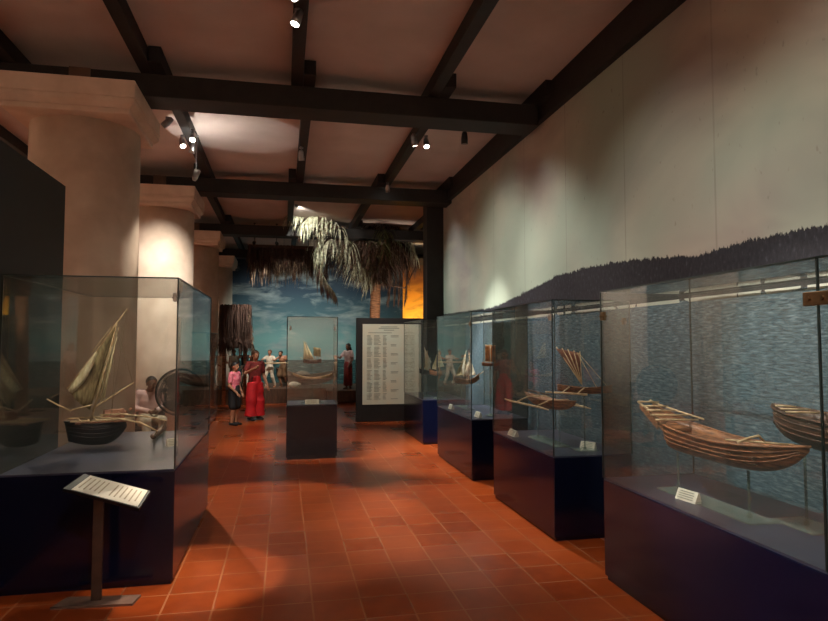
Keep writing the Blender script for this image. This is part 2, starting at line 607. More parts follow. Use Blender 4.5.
# ------------------------------------------------------------------ glass cases
def case(label, x0, x1, y0, y1, hb, ht, front, splits=(), clips=(), group='navy display cases', open_left=False):
    t = thing('display_case', label, 'display case', ((x0 + x1) / 2, (y0 + y1) / 2, 0), group)
    b = MB()
    b.box((x0 + .015, y0 + .015, 0), (x1 - .015, y1 - .015, .03))
    b.box((x0, y0, .03), (x1, y1, hb - .012), .006)
    b.build('base', 'navy', t)
    MB().box((x0 + .004, y0 + .004, hb - .012), (x1 - .004, y1 - .004, hb)).build('deck', 'deck', t)
    g = .008
    cuts = [y0] + list(splits) + [y1]
    fx = (x0, x0 + g) if front == 'x0' else (x1 - g, x1)
    bx = (x1 - g, x1) if front == 'x0' else (x0, x0 + g)
    for a, c in zip(cuts, cuts[1:]):
        MB().box((fx[0], a + .001, hb), (fx[1], c - .001, ht)).build('glass_pane', 'glass', t)
    MB().box((bx[0], y0, hb), (bx[1], y1, ht)).build('glass_pane', 'glass', t)
    MB().box((x0 + g, y0, hb), (x1 - g, y0 + g, ht)).build('glass_pane', 'glass', t)
    MB().box((x0 + g, y1 - g, hb), (x1 - g, y1, ht)).build('glass_pane', 'glass', t)
    MB().box((x0, y0, ht), (x1, y1, ht + g)).build('top_pane', 'glass', t)
    r = .0045
    e = MB()
    for x in (x0, x1):
        for y in (y0, y1):
            if x == -1.838 and y == y1:
                continue
            e.box((x - r, y - r, hb), (x + r, y + r, ht + g))
    for y in splits:
        xx = x0 if front == 'x0' else x1
        e.box((xx - r, y - r, hb), (xx + r, y + r, ht + g))
    for x in (x0, x1):
        e.box((x - r, y0, ht), (x + r, y1, ht + 2 * r))
    for y in (y0, y1):
        e.box((x0, y - r, ht), (x1, y + r, ht + 2 * r))
    e.build('glass_edge', 'edge', t)
    for (cx, cy, cz, mt, sz) in clips:
        k = MB()
        k.box((cx - .012, cy - sz, cz - .03), (cx + .012, cy + sz, cz + .03), .004)
        k.tube([(cx - .02, cy - sz * .5, cz), (cx + .02, cy - sz * .5, cz)], .008)
        k.tube([(cx - .02, cy + sz * .5, cz), (cx + .02, cy + sz * .5, cz)], .008)
        k.build('hinge', mt, t)
    return t


HB, HT = .70, 2.01
case('long navy display case with two wooden canoes, against the seascape wall', 2.22, 2.94, .35, 4.10, HB, HT, 'x0', (2.24,),
     [(2.22, 2.24, 1.84, 'bronze', .07), (2.22, 4.07, 1.84, 'bronze', .025)])
case('navy display case with red-sailed outrigger and canoe, between two other cases', 2.22, 2.94, 4.93, 6.47, HB, HT, 'x0', (),
     [(2.22, 4.965, 1.87, 'steel', .028), (2.9, 4.95, 1.84, 'bronze', .02)])
case('navy display case holding the small boat with a brown sail on a clear rod', 2.22, 2.94, 7.27, 8.98, .73, 2.03, 'x0', (),
     [(2.22, 7.3, 1.88, 'bronze', .025)])
case('navy display case beside the pale printed board, end of the seascape row', 2.22, 2.94, 9.97, 11.58, .73, 2.03, 'x0', (), [])
case('big navy display case with a large lateen sailing boat, against the black partition', -1.838, -.73, 4.61, 6.61, .78, 2.10, 'x1', (),
     [(-.75, 4.61, 1.97, 'steel', .022)])
case('free-standing narrow navy display case with small sailing ship in mid floor', .045, .76, 9.09, 9.80, .77, 2.02, 'x1', (), [(.72, 9.08, 1.86, 'steel', .02), (.09, 9.08, 1.86, 'steel', .02)])
case('low glass case on a shallow dark plinth between two columns', -2.62, -1.42, 12.3, 14.3, .2, 1.85, 'x1', (), [], 'low cases between columns')


# ------------------------------------------------------------------ label cards
def card(label, px, py, hz, X=None, w=.16, rz=0.0, loc=None):
    d = FW * FPX + RT * (px - PCX) + UP * (PCY - py)
    p = EYE + d * ((hz - EYE.z) / d.z) if loc is None else V(loc)
    p.z += .0015
    T = Matrix.Translation(p) @ Matrix.Rotation(rz, 4, 'Z')
    m = MB(T)
    h, dp = .062, .05
    m.prism([(-w / 2, -dp / 2, 0), (-w / 2, dp / 2, 0), (-w / 2, dp / 2, .012), (-w / 2, .012, h), (-w / 2, .004, h)], (w, 0, 0))
    o = m.build('label_card', 'paper')
    tag(o, label, 'label', 'small exhibit labels')
    k = MB(T)
    for i in range(4):
        f = .22 + i * .2
        y = -dp / 2 + (dp / 2 + .004) * f
        z = h * f
        ww = w * (.36 if i % 2 else .4)
        k.box((-ww, y - .0035, z - .001), (ww * .9, y - .001, z + .003))
    lt = k.build('lettering', 'ink', o)
    return o


W90 = -PI / 2
card('small white label standing under the long wooden canoe', 688, 501, HB, rz=W90 + .15)
card('small white label under the outrigger canoe without sail', 513, 436, HB, rz=W90, w=.2)
card('white label under the red-sailed outrigger, beside the glass corner', 588, 449, HB, rz=W90 + .6, w=.14)
card('small white label at the foot of the clear rod', 478, 417, .73, rz=W90, w=.18)
card('small white label half lost behind the glass below the tan hull', 451, 409, .73, rz=W90)
card('wide white label at the front of the narrow free-standing case', 312, 404, .77, rz=0, w=.2)
card('tiny white label beside the corner of the big lateen boat case', 172, 446, .78, rz=.5, w=.09)


# ------------------------------------------------------------------ boats
def hull(T, L, B, D, rb, rs, mat, parent, name='hull', th=.012, p=2.0, planks=True, flat=.55, N=26, skew=0.0, kb=None, ks=None, kp=2.6):
    """open hull along local x; rb/rs raise of the two ends"""
    m = MB(T)
    K = 7

    def sec(u, ins):
        a = abs(u)
        b = max(B / 2 * (1 - a ** ((p[0] if u > 0 else p[1]) if isinstance(p, tuple) else p)) - ins, .0015 if not ins else .0008)
        r = rb if u > 0 else rs
        kr = (kb if u > 0 else ks)
        k = (r * .8 if kr is None else kr) * a ** ((kp[0] if u > 0 else kp[1]) if isinstance(kp, tuple) else kp) + ins
        s = D + r * a ** 1.8
        if k > s - .004:
            k = s - .004
        pts = []
        for i in range(-K, K + 1):
            q = abs(i) / K
            y = b * (q ** flat) * (1 if i >= 0 else -1)
            z = k + (s - k) * q ** 1.7
            pts.append((u * (L / 2 - ins * .6) + skew * z, y, z))
        return pts
    us = [-1 + 2 * i / N for i in range(N + 1)]
    o = [[m.v(q) for q in sec(u, 0)] for u in us]
    n = [[m.v(q) for q in sec(u, th)] for u in us]
    for i in range(N):
        for k in range(2 * K):
            m.face([o[i][k], o[i][k + 1], o[i + 1][k + 1], o[i + 1][k]])
            m.face([n[i][k + 1], n[i][k], n[i + 1][k], n[i + 1][k + 1]])
        for k in (0, 2 * K):
            m.face([o[i][k], o[i + 1][k], n[i + 1][k], n[i][k]])
    for i in (0, N):
        for k in range(2 * K):
            m.face([o[i][k], o[i][k + 1], n[i][k + 1], n[i][k]])
    h = m.build(name, mat, parent, True)
    if planks:
        g = MB(T)
        for sgn in (-1, 1):
            pts = [V(sec(u, 0)[K + sgn * K]) + V((0, sgn * .003, .002)) for u in us]
            g.tube(pts, th * .55, 6)
            for lev in (4, 5, 6):
                pp = [V(sec(u, 0)[K + sgn * lev]) + V((0, sgn * .0015, 0)) for u in us[1:-1]]
                g.tube(pp, th * .28, 5)
        g.build('rail', mat, parent, True)
    return h, sec


def place(p, rz, tilt=0, roll=0):
    return Matrix.Translation(p) @ Matrix.Rotation(rz, 4, 'Z') @ Matrix.Rotation(tilt, 4, 'Y') @ Matrix.Rotation(roll, 4, 'X')


def stand(label, rods, plate=None, hz=HB, r=.007):
    """clear acrylic rods on a plate"""
    c = V((sum(q[0] for q in rods) / len(rods), sum(q[1] for q in rods) / len(rods), hz))
    t = thing('acrylic_stand', label, 'stand', c, 'clear acrylic stands in the cases')
    pl = plate or (.11, .11)
    MB().box((c.x - pl[0], c.y - pl[1], hz + .0015), (c.x + pl[0], c.y + pl[1], hz + .0125), .003).build('base_plate', 'acrylic', t)
    for x, y, z in rods:
        MB().tube([(x, y, hz + .012), (x, y, z)], r, 10).tube([(x, y, hz + .012), (x, y, hz + .03)], r * 2, 10).build('rod', 'acrylic', t, True)
    return t


def sail_tri(mb, a, b, c, belly, th=.003, n=8):
    a, b, c = V(a), V(b), V(c)
    nr = (b - a).cross(c - a).normalized()
    rows = []
    for i in range(n + 1):
        u = i / n
        p, q = a.lerp(b, u), a.lerp(c, u)
        rows.append([p.lerp(q, k / n) + nr * belly * math.sin(PI * k / n) * math.sin(PI * min(u, .92)) for k in range(n + 1)])
    rows[0] = [a + (V(q) - a) * .02 for q in rows[1]]
    mb.sheet(rows, th)


# --- long canoe of the near case
Ya0, Ya1 = 3.80, 2.66
pa = V((2.47, (Ya0 + Ya1) / 2 - .09, .965))
Ta = place(pa, PI / 2, 0)
t = thing('canoe_model', 'long brown plank canoe model with forked pale sticks at its raised end', 'model boat', pa, 'wooden boat models')
Lc = Ya0 - Ya1
h, sec = hull(Ta, Lc, .25, .135, .05, .05, 'hullwood', t, p=(9, 2.1), th=.014, kb=.02, ks=.165, kp=(6, 3.4))
pr = MB(Ta)
pr.prism([(.44, -.115, .125), (.44, .115, .125), (.80, .05, .235), (.80, -.05, .235)], (0, 0, .014))
pr.prism([(.50, -.115, .13), (.80, -.055, .235), (.80, -.055, .262), (.50, -.115, .185)], (0, .01, 0))
pr.prism([(.50, .105, .13), (.80, .045, .235), (.80, .045, .262), (.50, .105, .185)], (0, .01, 0))
pr.build('raised_prow', 'hullwood', t)
for nm, xs, mt in (('thwart', (-.3, -.14, .02, .18, .34), 'darkwood'),):
    for x in xs:
        MB(Ta).box((x - .016, -.105, .085), (x + .016, .105, .097), .003).build(nm, mt, t)
fk = MB(Ta)
for i, x in enumerate((.46, .54, .62, .70, .78)):
    z = .19 + .085 * (x - .46) / .32
    w_ = .145 - .075 * (x - .46) / .32
    fk.tube([(x, -w_ - .01, z), (x + .015, w_, z + .006)], .0065, 6)
fk.tube([(.83, -.055, .275), (.62, -.10, .235), (.40, -.15, .20)], .006, 6)
fk.tube([(.83, .05, .275), (.60, .09, .235)], .006, 6)
fk.tube([(.80, -.07, .255), (.84, -.05, .285)], .008, 6)
fk.build('pale_stick', 'palewood', t, True)
fl = MB(Ta)
for y in (-.06, -.02, .02, .06):
    fl.box((-.3, y - .017, .05), (.45, y + .017, .057))
fl.build('floor_board', 'darkwood', t)
tl = MB(Ta)
tl.tube([(-.22, -.06, .15), (-.22, -.02, .19), (-.2, .03, .175), (-.18, .08, .15)], .007, 6)
tl.tube([(-.38, -.09, .165), (-.1, .09, .155)], .005, 6)
tl.build('paddle', 'palewood', t, True)
stand('flat clear stand with two rods under the long canoe', [(2.47, 3.60, .953), (2.47, 2.98, .960)], (.085, .42))

# --- second canoe of the near case
pb = V((2.69, 2.38, 1.10))
Tb = place(pb, PI / 2)
t = thing('canoe_model', 'high brown canoe model with pale tipped ribs, cut by the glass joint', 'model boat', pb, 'wooden boat models')
Lb = 1.32
hull(Tb, Lb, .26, .155, .05, .08, 'darkwood', t, p=(6, 2.8), th=.014, kb=.10, ks=.15, kp=(5, 3.6))
for x in (-.35, -.1, .15):
    MB(Tb).box((x - .018, -.11, .11), (x + .018, .11, .122), .003).build('thwart', 'hullwood', t)
r = MB(Tb)
for i, x in enumerate((.44, .51, .58)):
    z = .15 + .06 * (x / .66) ** 1.8
    r.tube([(x - .02, -.105 + i * .025, z + .004), (x + .02, .1 - i * .03, z + .008)], .0055, 6)
r.tube([(.53, -.085, .12), (.47, -.1, .07), (.41, -.1, .04)], .006, 6)
r.tube([(.44, -.118, .168), (-.1, -.137, .158)], .005, 6)
r.build('pale_stick', 'palewood', t, True)
stand('clear stand with a single rod under the raised end of the high brown canoe', [(2.66, 2.80, 1.094)], (.10, .14))
stand('clear stand under the far half of the high brown canoe', [(2.66, 2.0, 1.094)], (.12, .14))

# --- second case: outrigger canoe without sail
pc = V((2.5, 5.66, 1.02))
Tc = place(pc, PI / 2 + .05)
t = thing('outrigger_model', 'wooden canoe model with long side outriggers and no sail', 'model boat', pc, 'wooden boat models')
hull(Tc, 1.05, .15, .085, .03, .03, 'hullwood', t, p=2.2, th=.01, kb=.09, ks=.09, kp=3)
for x in (-.2, .25):
    MB(Tc).tube([(x, -.21, .05), (x, -.09, .1), (x, .09, .1), (x, .21, .05)], .007, 6).build('boom', 'palewood', t, True)
for y in (-.21, .21):
    MB(Tc).tube([(-.42, y, .035), (-.3, y, .04), (.45, y, .04), (.58, y, .05)], [.004, .01, .01, .004], 8).build('float', 'palewood', t, True)
MB(Tc).box((-.28, -.06, .088), (.3, .06, .094)).build('deck_boards', 'deckwood', t)
hs = MB(Tc)
hs.tube([(.05, -.05, .12), (.42, .02, .15)], .007, 6).tube([(.1, .04, .12), (.35, -.04, .14)], .006, 6)
hs.build('stowed_spar', 'darkwood', t, True)
stand('clear two-rod stand under the outrigger canoe without sail', [(2.5, 5.42, 1.03), (2.5, 5.92, 1.03)], (.08, .34))

# --- second case: red sailed outrigger
pd = V((2.62, 5.16, 1.2))
Td = place(pd, PI / 2 + .75)
t = thing('outrigger_model', 'small outrigger model with upright reddish slatted sail', 'model boat', pd, 'wooden boat models')
hull(Td, .5, .085, .05, .02, .03, 'hullwood', t, p=2.4, th=.008)
for x in (-.02, .12):
    MB(Td).tube([(x, -.05, .05), (x, .05, .055), (x, .2, .02)], .006, 6).build('boom', 'palewood', t, True)
MB(Td).tube([(-.1, .2, .01), (.28, .2, .015)], [.01, .008], 8).build('float', 'palewood', t, True)
A, B_, C_ = V((.02, 0, .08)), V((.26, 0, .40)), V((.03, .02, .36))
s = MB(Td)
sail_tri(s, A, B_, C_, .025)
s.build('sail', 'sailred', t, True)
s = MB(Td)
for k in range(5):
    s.tube([A, B_.lerp(C_, k / 4) + V((.0, -.008, .015))], .0045, 6)
s.tube([(-.12, 0, .05), B_.lerp(C_, .9)], .003, 5).tube([(-.22, 0, .06), B_.lerp(C_, .95)], .0025, 5)
s.build('spar', 'palewood', t, True)
stand('clear rod stand under the red-sailed outrigger', [(2.62, 5.16, 1.202)], (.1, .08))


def ship(label, p, rz, L, hullm, sails, sailm, hz, B=.09, D=.06, rb=.04, rs=.03, mast=.35, slabel=None):
    """a small sailing model: hull, masts, triangular sails, on a clear rod"""
    T = place(p, rz)
    t = thing('sailboat_model', label, 'model boat', p, 'wooden boat models')
    hull(T, L, B, D, rb, rs, hullm, t, p=2.3, th=.008)
    MB(T).box((-L * .3, -B * .3, D * .86), (L * .3, B * .3, D * .95)).build('deck_boards', 'deckwood', t)
    ms = MB(T)
    for x, hgt in mast:
        ms.tube([(x, 0, D * .4), (x + .01, 0, hgt)], .005, 6)
    ms.tube([(L * .42, 0, D + rb * .6), (L * .68, 0, D + rb + .03)], .004, 6)
    ms.build('mast', 'palewood', t, True)
    for a, b, c in sails:
        s = MB(T)
        sail_tri(s, a, b, c, .03)
        s.build('sail', sailm, t, True)
    rg = MB(T)
    for x, hgt in mast:
        for s_ in (-1, 1):
            rg.tube([(x, 0, hgt * .95), (x - .05, s_ * B * .45, D)], .0016, 4)
    rg.build('rigging', 'rope', t, True)
    stand(slabel, [(p.x, p.y, p.z + .004)], (.07, .07), hz)
    return t


# --- third case
ship('sailboat model with tall white sails over an orange-brown hull', V((2.50, 8.35, 1.08)), -.35, .32, 'hullwood',
     [((-.06, 0, .10), (-.02, .01, .47), (-.045, .02, .22)), ((.02, 0, .12), (.02, .01, .40), (.11, .02, .13)), ((-.01, .02, .12), (.03, .03, .36), (-.06, .03, .14))], 'sailwhite', .73, .11, .06, .09, .03,
     [(.01, .44)], 'clear rod stand under the white-sailed boat')
ship('sailboat model with dull tan sail and round tan hull', V((2.52, 8.74, 1.06)), -.2, .24, 'darkwood',
     [((-.09, 0, .12), (.06, .02, .42), (.1, .03, .12))], 'sailtan', .73, .12, .1, .03, .03, [(.04, .42)], 'clear rod stand under the dull tan sailboat')
pe = V((2.56, 7.56, 1.355))
t = thing('sailboat_model', 'tiny boat model with square brown sail on a tall clear rod', 'model boat', pe, 'wooden boat models')
Te = place(pe, -.35)
hull(Te, .22, .07, .035, .015, .015, 'hullwood', t, p=2.4, th=.006)
s = MB(Te)
s.sheet([[(-.065 + .13 * k / 6, .012 + .014 * math.sin(PI * k / 6), .06 + .205 * i / 6) for k in range(7)] for i in range(7)], .003)
s.build('sail', 'sailbrown', t, True)
s = MB(Te)
s.tube([(0, 0, .01), (0, 0, .275)], .004, 6).tube([(-.07, .01, .27), (.07, .01, .265)], .0035, 6).tube([(-.07, .01, .055), (.07, .01, .055)], .0035, 6)
s.build('spar', 'palewood', t, True)
stand('tall clear rod stand under the tiny square-sailed boat', [(2.56, 7.56, 1.36)], (.06, .06), .73, .012)

# --- fourth case
ship('sailboat model with leaning white sails, next to the pale printed board', V((2.42, 10.55, 1.1)), -.25, .26, 'blackhull',
     [((-.02, 0, .1), (-.04, .0, .48), (.08, .03, .22)), ((-.05, .0, .1), (.06, .01, .30), (.07, .05, .06))], 'sailwhite', .73, .1, .06, .05, .05,
     [(.0, .42)], 'clear rod stand under the leaning white sails')
ship('sailboat model with cream sail and brown bundles on deck', V((2.52, 10.14, 1.1)), -.25, .3, 'hullwood',
     [((.0, 0, .14), (.0, .01, .48), (.1, .03, .16)), ((-.1, .0, .12), (-.02, .01, .36), (-.03, .05, .1))], 'sailcream', .73, .12, .07, .05, .05,
     [(.02, .45)], 'clear rod stand under the cream-sailed boat')

# --- middle case
ship('small sailing ship model with cream sails high in the narrow case', V((.42, 9.51, 1.34)), PI, .27, 'darkwood',
     [((.03, 0, .06), (.13, 0, .35), (.135, .02, .07)), ((-.03, 0, .06), (.09, 0, .3), (.06, .02, .06))], 'sailcream', .77, .09, .05, .02, .02,
     [(.09, .33), (-.05, .24)], 'clear central pedestal under the small sailing ship')
s = MB(place(V((.42, 9.51, 1.34)), PI))
s.sheet([[(-.125 + .11 * k / 5, .01 + .012 * math.sin(PI * k / 5), .10 + .13 * i / 4 + .004 * k) for k in range(6)] for i in range(5)], .003)
s.build('brown_sail', 'sailtan', [o for o in C.objects if o.name.startswith('sailboat_model')][-1], True)
pf = V((.42, 9.36, 1.105))
t = thing('outrigger_model', 'slender outrigger canoe model with upturned ends, below the small ship', 'model boat', pf, 'wooden boat models')
Tf = place(pf, 0)
hull(Tf, .58, .09, .035, .06, .07, 'palewood', t, p=2.0, th=.007, kb=.07, ks=.08, kp=2.4)
for x in (-.1, .1):
    MB(Tf).tube([(x, .03, .035), (x, -.1, .045), (x, -.15, .02)], .005, 6).build('boom', 'palewood', t, True)
MB(Tf).tube([(-.22, -.15, .02), (0, -.15, .012), (.25, -.15, .025)], .007, 8).build('float', 'darkwood', t, True)
stand('clear stand with two thin rods under the slender outrigger', [(.31, 9.36, 1.108), (.53, 9.36, 1.108)], (.17, .05), .77, .005)

# --- big lateen boat of the partition case
YB = 5.45
N1, N2 = V((-1.70, 5.64, .795)), V((-1.30, 5.80, .795))
ax = (N2 - N1)
ang = math.atan2(ax.y, ax.x)
pg = (N1 + N2) / 2
Tg = place(pg, ang)
t = thing('lateen_boat_model', 'large black-hulled lateen sailing boat model with double outrigger booms', 'model boat', pg, 'wooden boat models')
hull(Tg, .46, .20, .185, .005, .025, 'blackhull', t, p=2.6, th=.014, flat=.7, kb=.14, ks=.05, kp=2.2, skew=-.2)
d = MB(Tg)
d.box((-.2, -.09, .19), (.2, .09, .205), .003)
d.build('deck_boards', 'deckwood', t)
d = MB(Tg)
for k in range(6):
    d.tube([(-.16 + .06 * k, -.13, .215), (-.16 + .06 * k, .13, .215)], .006, 6)
d.tube([(-.24, -.12, .222), (.24, -.12, .218)], .008, 6).tube([(-.24, .12, .222), (.24, .12, .218)], .008, 6)
d.build('deck_frame', 'palewood', t, True)
d = MB(Tg)
d.prism([(.02, -.07, .21), (.02, .07, .21), (.02, .05, .29), (.02, -.05, .29)], (.15, 0, 0))
d.build('cabin', 'deckwood', t)
cg = MB(Tg)
for k in range(10):
    q = V((random.uniform(.1, .22), random.uniform(-.06, .06), random.uniform(.24, .3)))
    cg.ball(q, random.uniform(.012, .022), 8, 6)
cg.build('cargo_bundle', 'deckwood', t, True)
b = MB()
mastfoot = at(91, 413, 5.5)
top = at(117, 324, 5.5)
b.tube([mastfoot - V((0, 0, .06)), top], [.009, .006], 8)
b.build('mast', 'palewood', t, True)
b = MB()
b.tube([at(67, 389, 5.40), at(95, 353, 5.45), at(115, 325, 5.5), at(127.5, 309, 5.52)], [.006, .008, .008, .005], 8)
b.tube([at(92.5, 352, 5.42), at(112, 326, 5.47)], .005, 6)
b.tube([at(119, 327, 5.56), at(106, 362, 5.6)], .006, 6).tube([at(113, 333, 5.58), at(102, 380, 5.62)], .005, 6)
b.build('yard', 'palewood', t, True)
rows = []
for i in range(11):
    u = i / 10
    luff = at(68 + (115 - 68) * u, 388 - (388 - 325) * u, 5.40 + .1 * u)
    leech = at(90 + (116 - 90) * u, 410 - (410 - 327) * u, 5.52)
    rows.append([luff.lerp(leech, k / 9) + V((0, -.05 * math.sin(PI * k / 9) * (1 - u * .7), -.01 * math.sin(PI * k / 9))) for k in range(10)])
b = MB()
b.sheet(rows, .003)
b.build('lateen_sail', 'sailtan', t, True)
b = MB()
rows = []
for i in range(9):
    u = i / 8
    p0 = at(68.2 + (96 - 68.2) * u, 389 - (389 - 351) * u, 5.385)
    w = 5 * math.sin(PI * (u * .8 + .2)) + 1.5
    p1 = at(68.2 + (96 - 68.2) * u + w * .9, 389 - (389 - 351) * u + w * .95, 5.385)
    rows.append([p0.lerp(p1, k / 3) + V((0, -.03 * math.sin(PI * k / 3), 0)) for k in range(4)])
b.sheet(rows, .004)
b.build('rolled_luff', 'sailcream', t, True)
b = MB()
for k, (x0, y0, x1, y1) in enumerate(((115, 332, 97, 402), (116.5, 333, 101, 402), (113.5, 330, 93, 400), (111, 338, 95, 396), (117, 337, 104, 398), (112, 345, 99, 399))):
    mid = at((x0 + x1) / 2 + (1.5 if k % 2 else -1), (y0 + y1) / 2, 5.57)
    b.tube([at(x0, y0, 5.56), mid, at(x1, y1, 5.6)], [.005, .009, .007], 6)
b.build('furled_sail', 'sailcream', t, True)
b = MB()
b.tube([at(92, 409, 5.5), at(134, 382.5, 5.55)], .0085, 6)
b.build('boom_spar', 'palewood', t, True)
b = MB()
b.tube([at(47, 399, 5.3), at(58, 405, 5.35), at(71, 411, 5.4)], [.005, .007, .007], 6).tube([at(68, 411, 5.4), at(93, 404.5, 5.45)], .006, 6)
b.build('bowsprit', 'palewood', t, True)
b = MB()
for a, c in (((51, 398), (68, 388)), ((127, 311), (110, 419)), ((116, 326), (133, 383)), ((116, 327), (112, 414)), ((62, 417), (67, 390)), ((120, 313), (124, 307))):
    b.tube([at(*a, 5.45), at(*c, 5.5)], .0016, 4)
b.build('rigging', 'rope', t, True)
def azp(px, py, z):
    dd = FW * FPX + RT * (px - PCX) + UP * (PCY - py)
    return EYE + dd * ((z - EYE.z) / dd.z)
f1, f2 = azp(152.5, 437, .822), azp(165.5, 427, .822)
b1 = MB()
b1.tube([at(96, 417.5, 5.35), at(118, 418.5, 5.35), at(140, 422.5, 5.35), at(157, 431, 5.42), f1.lerp(f2, .15)], .0075, 8)
b1.build('outrigger_boom', 'palewood', t, True)
b1 = MB()
b1.tube([at(100, 415, 5.62), at(120, 414, 5.65), at(146, 416.5, 5.7), at(166, 420.5, 5.75), f1.lerp(f2, .75)], .0075, 8)
b1.build('outrigger_boom', 'palewood', t, True)
fm = MB()
fm.tube([f1, f1.lerp(f2, .06), f1.lerp(f2, .9), f2], [.014, .027, .024, .012], 12)
fm.build('outrigger_float', 'darkwood', t, True)

# ------------------------------------------------------------------ lectern beside the lateen case
t = thing('reading_stand', 'small reading stand with tilted printed sheet before the lateen boat case', 'stand', (-1.14, 4.40, 0))
MB().prism([(-1.40, 4.33, 0), (-.915, 4.29, 0), (-.895, 4.43, 0), (-1.35, 4.485, 0)], (0, 0, .014)).build('base_plate', 'basewood', t)
MB().box((-1.185, 4.385, .014), (-1.125, 4.415, .70), .004).build('post', 'postwood', t)
TL, TR, BR, BL = at(84.4, 473.7, 4.52), at(150.5, 491, 4.40), at(139.5, 508.5, 4.19), at(63, 488.5, 4.31)
nn = (TR - TL).cross(BL - TL).normalized()
if nn.z > 0:
    nn = -nn
pl = MB()
ex = lambda p, c, k: c + (p - c) * k
cc = (TL + TR + BL + BR) / 4
pl.prism([TL, TR, BR, BL], nn * .02)
pl.build('tray', 'black', t)
sh = MB()
q = []
for p in (TL, TR, BR, BL):
    q.append(ex(p, cc, .93) - nn * .002)
q[0] = q[0].lerp(q[1], .07)
q[3] = q[3].lerp(q[2], .07)
sh.prism(q, -nn * .002)
so = sh.build('printed_sheet', 'paper', t)
ln = MB()
for k in range(12):
    if k == 5:
        continue
    u0 = .05 + k * .078
    for s0, s1 in ((.14, .88),):
        s1 -= random.uniform(0, .12)
        a = q[0].lerp(q[1], u0).lerp(q[3].lerp(q[2], u0), s0)
        b = q[0].lerp(q[1], u0).lerp(q[3].lerp(q[2], u0), s1)
        c = q[0].lerp(q[1], u0 + .022).lerp(q[3].lerp(q[2], u0 + .022), s1)
        d = q[0].lerp(q[1], u0 + .022).lerp(q[3].lerp(q[2], u0 + .022), s0)
        ln.prism([p - nn * .0025 for p in (a, b, c, d)], -nn * .0008)
t2 = NT('faint_print')
ln.build('lettering', simple('faint_brown_print', srgb(190, 176, 150), None, 40, .8), so)
bpy.data.materials.remove(t2.m)

# ------------------------------------------------------------------ printed board in front of the diorama
t = thing('information_board', 'black standing board with a pale sheet of printed columns', 'board', (2.2, 13.15, 0))
MB().box((1.49, 13.1, 0), (3.02, 13.22, 2.18), .006).build('panel', 'partition', t)
po = MB().box((1.62, 13.086, .36), (2.88, 13.099, 2.05)).build('printed_sheet', 'panelprint', t)
tx = MB()
def bar(x, z, w, h=.012):
    tx.box((x, 13.082, z), (x + w, 13.0855, z + h))
for z, w in ((1.985, .36), (1.955, .44), (1.915, .22)):
    bar(2.08 - w / 2 + .1, z, w, .014)
bar(1.74, 1.86, .5)
for i in range(50):
    z = 1.80 - i * .0272
    if i % 9 == 8:
        continue
    for x, w in ((1.71, .12), (1.86, .15), (2.05, .09)):
        bar(x, z, w * random.uniform(.6, 1), .011)
for i in range(50):
    z = 1.80 - i * .0272
    if i % 7 in (0, 1):
        bar(2.22, z, .17 * random.uniform(.6, 1), .011)
        bar(2.52, z, .17 * random.uniform(.6, 1), .011)
tx.build('lettering', 'ink', po)

# ------------------------------------------------------------------ diorama stage
stg = MB()
stg.prism([(-4.2, 17.5, .0), (1.15, 17.5, .0), (1.15, 20.28, .0), (-1.35, 20.28, .0), (-1.35, 18.9, .0), (-4.2, 18.9, .0)], (0, 0, .40))
tag(stg.build('diorama_stage', 'stage'), 'low brown stage in front of the tropical sea mural', 'stage')
stg = MB().box((1.16, 17.3, .02), (3.4, 20.28, .34), .02)
tag(stg.build('diorama_stage', 'stage'), 'lower brown stage block under the maroon-skirted figure', 'stage')
sun = MB().box((3.45, 18.2, 0), (5.95, 18.3, 4.2))
tag(sun.build('sunset_panel', 'sunset'), 'glowing orange sunset mural panel beside the black pillar', 'mural')
rk = MB()
for c, r in (((.55, 19.3, .61), (.28, .25, .2)), ((.2, 19.4, .57), (.3, .25, .16))):
    rk.ball(c, r, 14, 10)
tag(rk.build('rock', 'rock', None, remesh=.03, sm_iter=2), 'grey brown rock heap on the stage behind the narrow case', 'rock')
pw = V((.62, 18.6, .42))
t = thing('rowing_boat', 'weathered wooden rowing boat drawn up behind the narrow display case', 'boat', pw)
hull(place(pw, PI - .2), 1.7, .5, .30, .2, .12, 'darkwood', t, p=2.4, th=.03, kb=.3, ks=.2)


